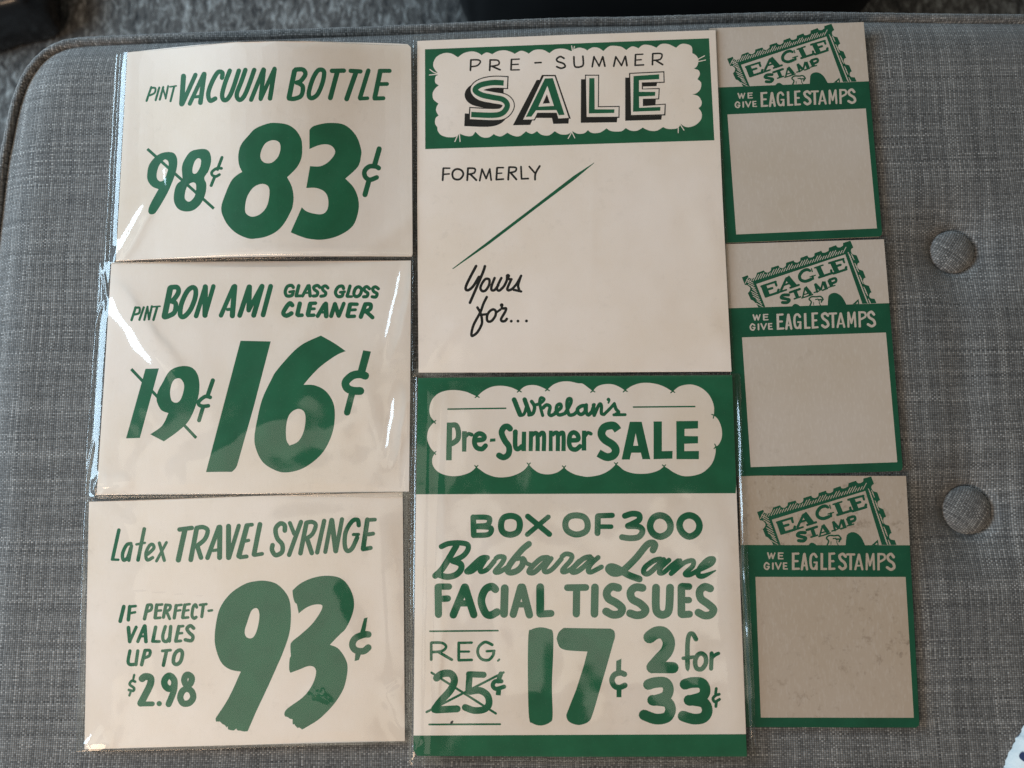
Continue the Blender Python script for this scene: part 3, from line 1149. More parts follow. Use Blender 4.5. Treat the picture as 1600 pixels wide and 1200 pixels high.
TISSUES = """
F 0 0 1
K header_banner green
P 640,570 1160,570 1149.7,770.7 645,772.4
F 640 580 5.9259
K card_board paper
O 235,470! 195,420 183,350 205,270 260,210 340,180 430,175 520,190 580,215 625,235! 680,185 760,145 850,135 940,150 1015,185! 1060,145 1120,128 1190,135 1275,172! 1330,125 1400,98 1480,95 1560,112 @1541,0 60,115 110,150 155,185! 200,140 270,120 340,122 400,145 455,180! 510,140 590,112 670,108 750,120 820,145 895,190! 950,145 1020,125 1090,127 1160,155 1220,205 1260,270 1278,340 1275,410! 1310,440 1340,500 1352,570 1345,630 1320,680 1290,700! 1292,750 1275,820 1240,880 1170,940 1080,968 990,970 910,940 850,900 815,880! 770,915 700,940 620,950 530,945 450,920 400,880 370,858! 330,900 270,940 200,965 110,978 @0,0 1600,972 1530,955 1470,925 1430,890! 1370,935 1290,955 1210,945 1150,910 1103,862! 1060,915 990,955 900,980 800,980 710,950 650,910 618,885! 570,930 490,962 400,972 310,955 250,920 215,870 210,810 235,755! 195,710 168,650 163,600 175,540 205,495
K header_banner green
X 13 -18,14 19,12 625,230 1015,180 1275,168
X 12 -15,-15 15,-15 618,888 1103,865 1430,892
X 12 14,-12 11,16 228,468 230,756
@1541,0 1
X 13 -18,16 19,12 155,180 455,176 895,184
X 12 -15,-15 15,-15 370,862 815,882
X 12 -22,-8 -8,28 1278,408
X 12 -12,-22 -18,20 1296,697
@0,0 1
K banner_lettering green
L 14 355,351 890,343
L 46 968,264 1022,400
L 42 1065,262 1112,395
C 30 1020,410 1058,398 1082,330
C 34 1105,405 1142,390 1157,330 1130,280
C 30 1150,315 1205,300 1245,262 1215,247 1205,300 1232,410
C 34 1235,340 1268,312 1300,330 1290,390 1310,410 1350,390
C 34 1350,380 1400,340 1395,305 1365,320 1360,370 1385,405 1440,390
C 34 1440,390 1490,300 1492,258 1465,262 1457,320 1475,400 1520,400 1552,370
@1541,0 1
L 14 532,332 1100,327
R 36 45,325 80,322 85,370 50,400 20,385 15,350
C 34 95,312 95,380 115,405 140,380
C 32 140,390 168,310
L 34 162,312 168,408
C 32 172,400 215,308 235,320 235,390 260,400
D 17 300,262
C 18 310,262 308,275 300,292
C 30 260,400 320,340 355,300
C 32 355,305 370,350 395,380 365,400
L 28 350,404 455,402
@0,0 1
P 345,475 395,475 390,825 337,825
C 50 385,500 430,502 452,560 445,630 395,670
P 485,555 530,555 525,745 485,745
C 36 520,602 545,580 575,588
C 46 620,640 682,630 690,600 650,577 612,600 600,660 622,708 670,720 703,690
L 22 612,643 690,638
P 745,625 795,622 795,650 742,655
C 56 930,532 905,512 872,522 852,570 880,640 920,700 915,768 870,798 828,780
C 44 980,560 978,690 1000,722 1040,695
P 955,552 1002,552 1000,600 956,600
P 1040,560 1080,560 1078,740 1035,740
P 1105,555 1145,555 1140,740 1102,740
c 40 1130,595 1165,572 1185,600 1185,740
c 40 1195,600 1225,570 1245,595 1242,740
P 1290,550 1325,550 1325,740 1288,740
c 40 1318,592 1350,570 1372,590 1372,740
c 40 1378,595 1405,570 1425,590 1425,740
C 44 1485,640 1557,635 1555,590 1520,567 1487,590 1477,660 1495,713 1540,725 1578,695
L 22 1490,643 1560,638
@1541,0 1
P 55,550 95,550 95,735 52,735
C 34 85,597 110,570 138,580
c 74 388,548 360,512 325,502 262,520 235,575 262,630 340,682 368,732 345,780 282,795 208,758
P 498,468 608,468 688,815 615,815 600,755 512,755 497,818 422,818
p 552,575 575,690 530,690
P 718,465 795,465 795,740 895,738 892,810 718,815
P 928,462 1130,460 1130,530 1005,535 1005,600 1130,602 1130,668 1003,672 1003,740 1138,738 1138,815 930,815
F 650 790 5.9259
K product_heading green
L 54 530,108 535,275
C 50 535,108 640,108 682,125 660,180 560,190
C 50 560,195 680,202 697,235 660,270 535,275
R 58 880,95 945,120 962,180 940,245 870,270 805,245 787,180 810,115
L 52 1035,100 1235,265
L 46 1225,105 1030,268
R 58 1480,90 1560,110 1590,175 1570,240 1485,268 1405,235 1382,170 1410,110
F 890 790 5.9259
L 56 262,100 258,255
L 50 265,95 395,90
L 44 265,195 385,195
C 56 512,95 580,75 640,85 645,130 590,165 540,188
C 56 540,190 640,195 675,235 640,290 560,302 485,292
R 62 840,90 905,120 935,185 915,250 840,288 770,255 745,185 775,115
R 62 1110,90 1175,120 1203,185 1180,250 1110,287 1045,250 1017,180 1045,115
F 650 790 5.9259
C 58 375,370 310,480 240,590 178,650
C 50 235,380 300,352 400,345 475,360 480,410 430,470 340,512
C 58 340,512 412,540 417,590 370,640 290,660 212,640
C 50 660,482 600,490 500,580 470,612 520,605 600,540 650,490
C 46 650,490 600,570 600,612 660,590 725,515
C 46 740,490 770,472 818,482 790,540 732,610 770,615 840,575
C 58 1045,355 980,410 880,530 848,600 880,620 940,600 985,550 990,495
C 40 930,495 995,490 1020,530 1062,550
C 50 1220,482 1160,490 1080,560 1045,612 1090,620 1160,560 1230,490
C 46 1252,490 1190,580 1200,615 1260,590 1345,495
C 46 1352,472 1390,447 1442,462 1430,510 1360,590 1370,615 1440,585 1510,515
F 890 790 5.9259
C 50 190,475 130,490 50,560 22,612 70,610 150,550 205,490
C 46 265,480 200,540 172,600 200,615 295,568
C 64 772,412 790,365 760,345 710,370 620,480 520,580 460,622 400,625 360,590 380,565 440,580 540,640 645,680
C 50 840,495 780,510 700,570 687,620 730,630 800,570 870,500
C 46 920,505 850,570 830,620 870,620 945,555 1005,510
L 46 1022,510 940,630
C 46 950,622 1060,530 1140,510 1140,560 1070,630 1110,642 1190,600
C 48 1210,590 1310,540 1332,495 1280,500 1210,570 1190,640 1240,652 1350,602:14
F 650 790 5.9259
L 68 205,755 208,1008
L 60 210,750 305,750
L 60 220,865 295,860
L 70 345,1012 450,755
L 70 455,755 535,1010
L 60 400,905 490,905
C 72 735,775 700,750 640,780 605,880 640,990 690,1015 750,985
L 74 822,765 815,1003
L 68 900,1008 970,755
L 70 985,755 1050,1012
L 52 930,918 1030,918
L 74 1150,755 1150,1000
L 66 1150,1005 1250,998
F 890 790 5.9259
L 64 -20,760 150,758
L 68 65,780 62,1003
L 72 235,757 230,1003
C 74 450,762 390,752 345,800 360,860 430,900 485,950 465,1000 400,1010 338,980
C 74 675,762 610,757 565,800 580,865 650,905 702,960 680,1003 620,1015 560,997
C 74 800,760 800,950 830,1003 880,1008 920,960 930,760
L 72 1035,755 1035,1003
L 64 1040,747 1105,750
L 60 1045,875 1105,875
L 66 1040,1010 1110,1005
C 72 1302,768 1250,752 1205,792 1215,860 1280,910 1332,960 1308,1008 1250,1018 1192,990
F 640 970 5.9259
K old_price green
L 16 188,97 818,91
L 18 182,960 838,957
L 26 200,205 200,360
C 26 205,202 300,205 338,240 300,280 205,290
L 28 270,290 390,360
L 28 455,205 455,360
L 24 455,205 575,202
L 22 455,285 550,285
L 26 455,365 575,362
C 28 765,222 700,197 642,240 632,300 665,353 730,363 773,320 780,282
L 24 715,282 785,278
L 20 830,358 818,370
C 68 250,530 300,492 380,490 415,550 380,640 290,740 230,820
L 66 245,825 440,815
L 60 555,500 545,650
L 58 550,495 685,500
C 64 560,655 650,645 720,690 735,770 690,820 600,830 515,802
L 22 203,480 798,858
L 22 157,845 870,478
C 40 850,560 790,562 770,600 800,630 875,610
L 44 845,490 820,560
l 46 825,640 820,690
K sale_price green
O 1210,60 1290,75 1328,110 1330,300 1318,600 1325,880 1300,940 1220,970 1140,950 1105,890 1095,500 1100,130 1130,80
F 890 970 5.9259
O -121,165! -100,105 -55,65! 100,68! 380,72! 413,95 420,150 400,220 350,400! 280,640! 215,860 180,930 110,962 50,960 -10,930 -30,880 -15,830 60,640! 130,420! 165,285! 60,280! -40,270 -95,240
P 432,372 480,350 477,470 430,470
C 52 508,495 470,482 415,500 392,550 415,603 460,618 512,597
l 46 458,620 457,708
K bulk_offer green
C 116 740,152 800,112 870,115 918,190 900,280 830,360 768,430
L 106 772,432 957,434
C 44 1170,170 1140,122 1107,132 1092,220 1092,420 1097,465:10
L 34 1052,347 1150,335
R 44 1220,302 1257,330 1262,390 1225,445 1177,440 1162,380 1182,322
L 40 1315,302 1310,443
C 34 1320,340 1350,315 1378,302
C 100 730,590 790,572 880,572 915,630 890,700 800,735 768,735
C 100 790,735 900,752 935,820 900,892 800,910 690,872
C 100 1068,588 1130,572 1220,577 1255,635 1230,700 1130,735 1105,735
C 100 1130,735 1240,757 1275,830 1240,895 1150,910 1050,882
L 28 1358,627 1352,675
C 28 1385,680 1350,692 1328,720 1345,750 1388,727
L 28 1358,755 1355,793
F 600 1100 10
K speck black
O 1035,290 1050,268 1078,258 1085,275 1070,305 1045,312
F 0 0 1
K footer_band green
P 630,1149.3 1175,1147 1180,1200 630,1200
"""
STAMP = """
F 0 0 1
K border_panel green
P 1140,851.4 1450,852.2 1460,1160 1140,1160
K card_board paper
P 1180.4,901.4 1415,901.4 1427.9,1121.5 1188.8,1121.2
F 1155 735 5.9259
K stamp_emblem green
O 165,385! 222,365! 235,392 262,400 300,385! 312,345! 378,322! 392,340 420,345 447,325! 450,298! 522,278! 535,300 565,305 592,285! 595,255! 668,233! 678,250 705,255 732,238! 735,210! 803,187! 815,208 845,208 868,195! 872,168! 938,145! 950,165 980,163 1008,148! 1012,118! 1082,95! 1095,115 1120,118 1148,102! 1150,75! 1222,55! 1248,125! 1228,140 1225,165 1240,192! 1278,203! 1305,275! 1285,288 1282,320 1298,345! 1335,360! 1360,430! 1340,440 1335,470 1350,500! 1388,512! 1412,580! 1395,590 1390,620 1405,640! 1440,645! 1457,690! 316,690! 312,685! 300,660 270,625 245,612! 218,545! 238,520 240,490 215,465! 192,462!
K card_board paper
%HATCH%
P 302,457 1168,190 1320,690 383,690
K stamp_emblem green
l 55.12 372,478 407,583
L 21.6 350,482 490,440
L 23.32 486,445 496,478
L 24.3 395,520 455,503
L 24.3 390,585 515,548
L 25.44 507,550 515,522
l 55.12 598,398 670,492
L 24.3 595,410 540,525
L 18.9 518,548 590,525
L 21.6 630,505 712,480
L 18.9 565,478 640,455
C 32 822,342:26 795,330 752,345 722,388 732,430 778,446 832,428
L 24 848,400 850,424
L 12 822,404 874,389
L 12 838,322 846,352
l 48.76 902,305 942,402
L 16.2 870,315 950,290
L 24.3 910,412 1040,372
L 23.32 1032,375 1028,345
l 50.88 1043,265 1085,368
L 21.6 1010,272 1150,235
L 21.2 1146,240 1156,270
L 24.3 1075,307 1120,293
L 24.3 1050,378 1175,340
L 25.44 1168,342 1174,318
C 31.8 610,577 560,577 540,602 580,615 615,627 595,652 550,650
L 24.3 625,552 720,522
l 36.04 673,538 697,608
L 16.2 665,618 725,600
l 36.04 772,505 825,578
L 16.2 770,515 745,610
L 13.5 738,612 785,600
L 16.2 790,597 842,580
L 13.5 765,577 810,564
L 21.6 870,480 887,555
l 29.68 868,475 925,540
L 18.9 925,535 945,460
l 33.92 953,455 977,528
L 13.5 858,562 905,548
L 16.2 940,542 988,525
l 36.04 1003,440 1032,508
C 25.44 1010,440 1065,427 1070,460 1020,480
L 13.5 1000,514 1060,498
C 15 815,690 828,655 808,625 835,603 880,605 920,603 942,630 935,642
C 15 898,638 930,637 925,660
L 11 870,632 895,628
C 8 905,650 905,670 918,695
L 7 850,660 850,685
O 985,700! 990,640 1000,595 1040,572 1085,580 1130,620 1170,700!
O 635,700! 660,672 690,672 725,700!
P 1225,692 1285,640 1292,692
K card_board paper
P 1258,688 1276,668 1280,688
K border_panel green
P 60,691 1600,693 1600,760 60,760
K slogan paper
L 15 265,765 280,815
L 12 280,815 298,770
L 15 298,770 312,815
L 12 312,815 330,765
L 15 365,765 365,815
L 12 365,765 405,765
L 12 365,790 400,790
L 12 365,818 405,818
C 15 275,870 252,855 234,880 240,908 262,915 276,895
L 11 258,890 278,890
L 16 312,860 312,912
L 15 338,857 362,912
L 13 362,912 387,857
L 15 411,858 412,910
L 12 410,858 440,858
L 12 410,885 438,885
L 12 412,912 445,912
l 24 500,762 500,922
L 20 500,772 548,770
L 20 500,840 540,840
L 20 500,912 552,910
L 22 580,915 602,775
L 22 605,775 628,915
L 16 590,880 620,880
C 22 715,800 695,774 667,790 660,850 672,903 700,908 715,880
L 16 695,852 720,852
L 18 717,852 718,915
l 24 765,765 765,922
L 20 765,912 805,912
l 24 838,762 838,922
L 20 838,772 880,770
L 20 838,840 872,840
L 20 838,912 882,910
C 25 985,797 960,774 930,790 940,825 975,855 985,893 955,913 928,893
L 20 1000,778 1065,778
l 24 1032,778 1032,922
L 20 1075,915 1107,780
L 20 1110,780 1140,915
L 15 1085,882 1130,882
L 20 1180,915 1182,775
L 18 1185,775 1210,880
L 18 1210,880 1240,775
L 20 1242,775 1248,915
l 22 1290,765 1290,925
C 20 1290,775 1340,780 1345,820 1290,850
C 25 1430,802 1405,774 1375,795 1385,830 1425,860 1435,898 1405,918 1370,898
"""
# ------------------------------------------------------------------ the setting: carpet
FLOOR_Z = -0.46
n = 40
vs = [(-3 + 6 * i / n, -3 + 6 * j / n, FLOOR_Z) for j in range(n + 1) for i in range(n + 1)]
fs = [(j * (n + 1) + i, j * (n + 1) + i + 1, (j + 1) * (n + 1) + i + 1, (j + 1) * (n + 1) + i) for j in range(n) for i in range(n)]
tag(mesh_obj('carpet', vs, fs, CARPET), kind='structure')

# ------------------------------------------------------------------ the ottoman
ZE = -0.011
edge_px = [(-70, 1500), (-35, 800), (-16, 480), (4, 285), (14, 225), (27, 165), (44, 122), (66, 93), (92, 76), (125, 68), (200, 64),
           (300, 60), (480, 54), (640, 48), (760, 42), (880, 37), (1000, 35), (1120, 31), (1240, 28), (1350, 29), (1480, 31), (1600, 32), (1645, 34)]
E = [at(x, y, ZE) for x, y in edge_px]
tr = at(1690, 60, ZE)
E += [at(1672, 42, ZE), at(1694, 62, ZE), at(1702, 100, ZE), at(1712, 600, ZE), at(1722, 1500, ZE), at(1700, 1560, ZE), at(1600, 1580, ZE), at(100, 1580, ZE), at(-40, 1560, ZE)]
E = [Vector((p.x, p.y)) for p in E]
ce = [(p.x, p.y, 0.0, False) for p in E]
EDGE = [Vector((p[0], p[1])) for p in spline(ce, True, 6)]
EA = np.array([(p.x, p.y) for p in EDGE])
EB = np.roll(EA, -1, axis=0)
BUTTONS = [(1490, 392, 0.0123), (1513, 797, 0.0130)]
BW = [(at(x, y, -0.006), r) for x, y, r in BUTTONS]


def edge_dist(P):
    """Signed distance (inside positive) of points P (n, 2) to the cushion outline, and the nearest point."""
    best = np.full(len(P), 1e9)
    near = np.zeros_like(P)
    inside = np.zeros(len(P), bool)
    for a, b in zip(EA, EB):
        d = b - a
        t = np.clip(((P - a) @ d) / max(d @ d, 1e-12), 0, 1)
        q = a + t[:, None] * d
        r = np.hypot(*(P - q).T)
        m = r < best
        best[m] = r[m]
        near[m] = q[m]
        cond = (a[1] > P[:, 1]) != (b[1] > P[:, 1])
        with np.errstate(divide='ignore', invalid='ignore'):
            xc = a[0] + (P[:, 1] - a[1]) / (b[1] - a[1]) * (b[0] - a[0])
        inside ^= cond & (P[:, 0] < xc)
    return np.where(inside, best, -best), near


def cushion_z(P, d):
    z = -0.0012 + ZE * (1 - np.clip(d / 0.034, 0, 1)) ** 2.4
    for c, r in BW:
        q = np.hypot(P[:, 0] - c.x, P[:, 1] - c.y)
        z -= 0.0075 * np.exp(-(q / 0.025) ** 2) + 0.0045 * np.exp(-(q / (r * 1.02)) ** 6)
    # gentle slack between the two buttons
    a, b = BW[0][0], BW[1][0]
    dx, dy = b.x - a.x, b.y - a.y
    l = math.hypot(dx, dy)
    s = ((P[:, 0] - a.x) * dx + (P[:, 1] - a.y) * dy) / l
    off = ((P[:, 0] - a.x) * dy - (P[:, 1] - a.y) * dx) / l
    z -= 0.0016 * np.exp(-(off / 0.010) ** 2) * np.clip(1 - np.abs(s - l / 2) / (l * .6), 0, 1)
    return z


x0, y0 = EA.min(0)
x1, y1 = EA.max(0)
st = 0.0026
nx, ny = int((x1 - x0) / st) + 2, int((y1 - y0) / st) + 2
gx, gy = np.meshgrid(x0 + (x1 - x0) * np.arange(nx) / (nx - 1), y0 + (y1 - y0) * np.arange(ny) / (ny - 1))
P = np.stack([gx.ravel(), gy.ravel()], 1)
d, near = edge_dist(P)
keep = d > -st * 1.5
P[(d < 0)] = near[(d < 0)]
z = cushion_z(P, np.maximum(d, 0))
idx = -np.ones(len(P), int)
idx[keep] = np.arange(keep.sum())
vs = [(float(a), float(b), float(c)) for (a, b), c in zip(P[keep], z[keep])]
fs = []
for j in range(ny - 1):
    for i in range(nx - 1):
        q = [j * nx + i, j * nx + i + 1, (j + 1) * nx + i + 1, (j + 1) * nx + i]
        if all(keep[k] for k in q) and any(d[k] > 0 for k in q):
            fs.append(tuple(int(idx[k]) for k in q))
mc = EA.mean(0)
ott = empty('tufted_ottoman', (0, 0, 0))
tag(ott, 'grey tweed ottoman with piped edge and covered buttons, under all the price cards', 'ottoman')
mesh_obj('cushion_top', vs, fs, TWEED, ott, smooth=True)

# upholstered side below the piping
NE = len(EDGE)
vs, fs = [], []
lev = [ZE - 0.001, ZE - 0.03, ZE - 0.12, -0.36]
for k, zz in enumerate(lev):
    o = [0.0, -0.002, -0.001, 0.004][k]
    for p in EDGE:
        v = Vector((mc[0], mc[1])) - p
        v.normalize()
        vs.append((p.x + v.x * o, p.y + v.y * o, zz))
for k in range(len(lev) - 1):
    for i in range(NE):
        q = (i + 1) % NE
        fs.append((k * NE + i, k * NE + q, (k + 1) * NE + q, (k + 1) * NE + i))
mesh_obj('side_panel', vs, fs, TWEED, ott, smooth=True)

# piping: a cord in the same cloth, ribbed slightly where it is sewn
vs, fs = [], []
ns, rp = 10, 0.0027
cum = 0.0
dense = [Vector((p[0], p[1])) for p in spline([(p.x, p.y, 0, False) for p in EDGE], True, 4)]
ND = len(dense)
for i, p in enumerate(dense):
    a, b = dense[i - 1], dense[(i + 1) % ND]
    t = (b - a).normalized()
    nrm = Vector((-t.y, t.x))
    cum += (p - a).length if i else 0
    rr = rp * (1 + 0.03 * math.sin(cum * 900) + 0.06 * noise.noise(Vector((cum * 60, 0, 0))))
    for k in range(ns):
        th = 2 * math.pi * k / ns
        off = nrm * math.cos(th) * rr
        vs.append((p.x + off.x, p.y + off.y, ZE + 0.0012 + math.sin(th) * rr))
for i in range(ND):
    q = (i + 1) % ND
    for k in range(ns):
        m = (k + 1) % ns
        fs.append((i * ns + k, q * ns + k, q * ns + m, i * ns + m))
mesh_obj('piping', vs, fs, TWEED, ott, smooth=True)

for c, r in BW:
    vs, fs = [], []
    prof = [(0.0, 0.0022), (0.3, 0.0021), (0.55, 0.0017), (0.75, 0.0011), (0.9, 0.0002), (0.98, -0.0009), (1.0, -0.0020), (0.96, -0.0042)]
    m = 48
    vs.append((c.x, c.y, -0.0066 + prof[0][1]))
    for a, h in prof[1:]:
        for k in range(m):
            th = 2 * math.pi * k / m
            w = 1 + 0.012 * noise.noise(Vector((math.cos(th) * 2, math.sin(th) * 2, c.y * 50)))
            vs.append((c.x + math.cos(th) * r * a * w, c.y + math.sin(th) * r * a * w, -0.0066 + h))
    for k in range(m):
        fs.append((0, 1 + k, 1 + (k + 1) % m))
    for l in range(len(prof) - 2):
        for k in range(m):
            q = (k + 1) % m
            fs.append((1 + l * m + k, 1 + (l + 1) * m + k, 1 + (l + 1) * m + q, 1 + l * m + q))
    mesh_obj('button', vs, fs, TWEED_BUTTON, ott, smooth=True)

# short wooden feet reach the carpet (out of sight under the seat)
for fx, fy in ((0.12, 0.12), (0.88, 0.12), (0.12, 0.88), (0.88, 0.88)):
    cx, cy = x0 + (x1 - x0) * fx, y0 + (y1 - y0) * fy
    vs, fs = [], []
    for zz, r in ((-0.365, 0.024), (FLOOR_Z, 0.016)):
        for k in range(16):
            vs.append((cx + math.cos(k * math.pi / 8) * r, cy + math.sin(k * math.pi / 8) * r, zz))
    for k in range(16):
        q = (k + 1) % 16
        fs.append((k, q, 16 + q, 16 + k))
    fs += [tuple(range(16))[::-1], tuple(range(16, 32))]
    mesh_obj('leg', vs, fs, MATT_BLACK, ott)

# ------------------------------------------------------------------ things on the carpet behind
def rounded_block(name, outline, zs, mat, parent=None):
    """A body whose plan outline shrinks with the (z, inset) profile zs."""
    c = sum(outline, Vector((0, 0))) / len(outline)
    m = len(outline)
    vs, fs = [], []
    for zz, s in zs:
        for p in outline:
            q = c + (p - c) * s
            vs.append((q.x, q.y, zz))
    for l in range(len(zs) - 1):
        for k in range(m):
            q = (k + 1) % m
            fs.append((l * m + k, l * m + q, (l + 1) * m + q, (l + 1) * m + k))
    fs.append(tuple(range(m))[::-1])
    fs.append(tuple((len(zs) - 1) * m + k for k in range(m)))
    return mesh_obj(name, vs, fs, mat, parent, smooth=True)


def plan(px, zz, sub=6):
    pts = [at(x, y, zz) for x, y in px]
    return [Vector((p[0], p[1])) for p in spline([(p.x, p.y, 0, False) for p in pts], True, sub)][::-1]


foot = rounded_block('furniture_foot', plan([(-150, -120), (40, -110), (66, -40), (69, 5), (62, 24), (35, 34), (0, 41), (-60, 58), (-170, 60)], FLOOR_Z + 0.05),
                     [(FLOOR_Z + 0.002, 0.86), (FLOOR_Z + 0.012, 0.96), (FLOOR_Z + 0.035, 1.0), (FLOOR_Z + 0.06, 0.99), (FLOOR_Z + 0.075, 0.94), (FLOOR_Z + 0.082, 0.85)], GLOSS_BLACK)
tag(foot, 'black glossy rounded furniture foot on the carpet at the far left corner', 'furniture foot')

seat_px = [(722, -8), (742, 14), (775, 36), (860, 62), (1000, 72), (1150, 70), (1270, 55), (1340, 20), (1380, -60), (1380, -300), (1000, -380), (720, -260), (700, -90)]
pouf = rounded_block('floor_pouf', plan(seat_px, FLOOR_Z + 0.08),
                     [(FLOOR_Z + 0.003, 0.93), (FLOOR_Z + 0.02, 0.98), (FLOOR_Z + 0.07, 1.0), (FLOOR_Z + 0.12, 0.985), (FLOOR_Z + 0.15, 0.94), (FLOOR_Z + 0.165, 0.86)], MATT_BLACK)
tag(pouf, 'large matt black rounded furniture base on the carpet behind the ottoman', 'furniture')

# ------------------------------------------------------------------ printed cloth in the near corner
pts = [at(1644, 1118, 0.012), at(1624, 1146, 0.012), at(1607, 1176, 0.012), at(1590, 1215, 0.012), at(1556, 1290, 0.012)]
vs, fs = [], []
m = 14
for j in range(25):
    s = j / 24 * 4
    i = min(3, int(s))
    p = pts[i].lerp(pts[i + 1], s - i)
    for k in range(m + 1):
        u = k / m
        w = noise.noise(Vector((s * 1.3, u * 3, 5.5)))
        zz = -0.001 + 0.013 * math.sin(min(1.0, u * 4) * math.pi / 2) + 0.004 * w * min(1, u * 4)
        vs.append((p.x + u * 0.09 + 0.0015 * noise.noise(Vector((s * 4, 0, 1))), p.y - u * 0.015, zz))
for j in range(24):
    for k in range(m):
        fs.append((j * (m + 1) + k, (j + 1) * (m + 1) + k, (j + 1) * (m + 1) + k + 1, j * (m + 1) + k + 1))
b = len(vs)
cloth = mesh_obj('printed_cloth', vs, fs, PRINT_CLOTH, smooth=True)
md = cloth.modifiers.new('thickness', 'SOLIDIFY')
md.thickness = 0.0015
tag(cloth, 'white cloth with navy and maroon marks on the near right corner of the ottoman', 'cloth')

# ------------------------------------------------------------------ the cards
def arch(h, w):
    return lambda x, y: h * max(0.0, 1 - (x / w) ** 2)


def flat(x, y):
    return 0.0


def arched_in(h, w, hy):
    return lambda x, y: h * 0.5 * (1 + math.cos(math.pi * max(-1.0, min(1.0, x / w)))) * (0.55 + 0.45 * sstep(-hy, hy, y))


GP = 'green lettered price cards of the left column'
b1 = arched_in(0.0085, 0.089, 0.067)
c1 = build_card('price_card', [(199, 82), (642, 70), (644.6, 400), (181, 407)],
                [(199, 82), (225, 79), (262, 75), (310, 70), (370, 66), (430, 64.5), (500, 65), (570, 66.5), (620, 68), (637, 69), (642, 74), (643.4, 200), (644.6, 397), (643, 400.5),
                 (560, 400), (440, 400), (330, 402), (240, 405), (181, 407.5), (187, 300), (193, 190)],
                PRICE_83, 0.0022, b1, 'white sleeved price card reading pint vacuum bottle 83 cents, its top edge bowed', 'price card', GP,
                labels={'old_price': 'crossed out 98 cents in green', 'sale_price': 'large green 83 cents'})
add_sleeve(c1, (0.0085, 0.0028, 0.0006, 0.0018), b1,
           [(183, 402, 236, 316, 1.3, 3.0), (190, 402, 214, 352, 0.6, 1.2), (171, 96, 165, 250, 0.4, 0.9), (165, 240, 163, 396, 0.4, 1.0), (188, 96, 175, 396, 0.3, 1.8), (262, 262, 268, 300, 0.5, 1.6), (300, 282, 292, 305, 0.35, 1.2),
            (560, 395, 642, 330, 0.4, 5.0), (196, 399, 640, 393, 0.55, 1.2), (330, 120, 420, 330, 0.6, 9.0), (470, 380, 560, 250, 0.6, 8.0)], 2.3)

b2 = arch(0.0016, 0.089)
c2 = build_card('price_card', [(174, 410), (642, 407), (639, 768), (151, 773)],
                [(174, 410), (642, 407), (641, 590), (639, 768), (390, 771.5), (151, 773), (163, 590)],
                PRICE_16, 0.0012, b2, 'white sleeved price card reading glass gloss cleaner 16 cents, with shiny creases', 'price card', GP,
                labels={'old_price': 'crossed out 19 cents in green', 'sale_price': 'large green 16 cents'})
add_sleeve(c2, (0.0080, 0.0025, 0.0008, 0.0022), b2,
           [(166, 448, 274, 592, 3.0, 5.6), (158, 418, 172, 470, 0.8, 1.2), (160, 470, 144, 520, 0.7, 1.2), (141, 510, 134, 700, 0.6, 0.9), (146, 690, 131, 766, 0.7, 1.0), (634, 412, 604, 552, 2.0, 2.2), (623, 612, 607, 722, 2.3, 2.2), (641, 690, 629, 774, 1.2, 2.0),
            (146, 758, 200, 752, 1.2, 2.8), (150, 772, 160, 735, 0.9, 1.5), (300, 735, 460, 640, 0.7, 8.0), (430, 560, 520, 470, 0.5, 7.0), (500, 690, 560, 640, 0.5, 6.0), (560, 600, 600, 720, 0.5, 6.0)], 7.9, amp=0.0008)

b3 = arch(0.0022, 0.089)
c3 = build_card('price_card', [(139, 784), (629, 769), (632.5, 1158), (132, 1171)],
                [(139, 784), (400, 775), (629, 769), (631, 960), (632.5, 1158), (400, 1163.5), (132, 1171), (135, 980)],
                PRICE_93, 0.0002, b3, 'white sleeved price card reading latex travel syringe 93 cents, nearest of its column', 'price card', GP,
                labels={'sale_price': 'large dry brushed green 93 cents'})
add_sleeve(c3, (0.0028, 0.0036, 0.0010, 0.0012), b3,
           [(132, 1164, 172, 1156, 1.0, 2.3), (136, 1168, 156, 1136, 0.8, 1.3), (200, 900, 330, 1130, 0.6, 9.0), (400, 830, 560, 800, 0.5, 8.0), (128, 918, 372, 938, 0.40, 0.6), (130, 800, 127, 1160, 0.3, 0.8), (638, 780, 641, 1150, 0.4, 0.7), (139, 784, 215, 830, 0.7, 4.5), (478, 1070, 520, 1095, 0.5, 1.6), (490, 1090, 505, 1075, 0.4, 0.9),
            (600, 1072, 634, 1160, 0.9, 4.0), (604, 1080, 622, 1064, 0.5, 1.0), (500, 900, 560, 1000, 0.6, 8.0), (595, 800, 606, 1040, 0.4, 5.0)], 4.4)

GB = 'square sale signs of the middle column'
c4 = build_card('sale_sign', [(652, 64), (1118, 47), (1142, 581), (654, 582)],
                [(652, 64), (885, 54.5), (1118, 47), (1129, 310), (1143, 580.5), (900, 581.5), (654, 582), (652, 320)],
                SALE, 0.0013, flat, 'square sale sign with green banner, formerly and a long green slash on blank white', 'sale sign', GB, paper=PAPER_BRIGHT,
                labels={'header_banner': 'green banner round a white cloud', 'price_slash': 'tapering green slash'})
add_sleeve(c4, (0.0026, 0.0007, 0.0034, 0.0024), flat,
           [(660, 575, 720, 480, 0.35, 5.0), (1140, 572, 1090, 470, 0.4, 6.0), (925, 170, 915, 560, 0.10, 0.8), (1080, 300, 1120, 430, 0.4, 7.0)], 9.2, lift=0.0004, amp=0.0002)

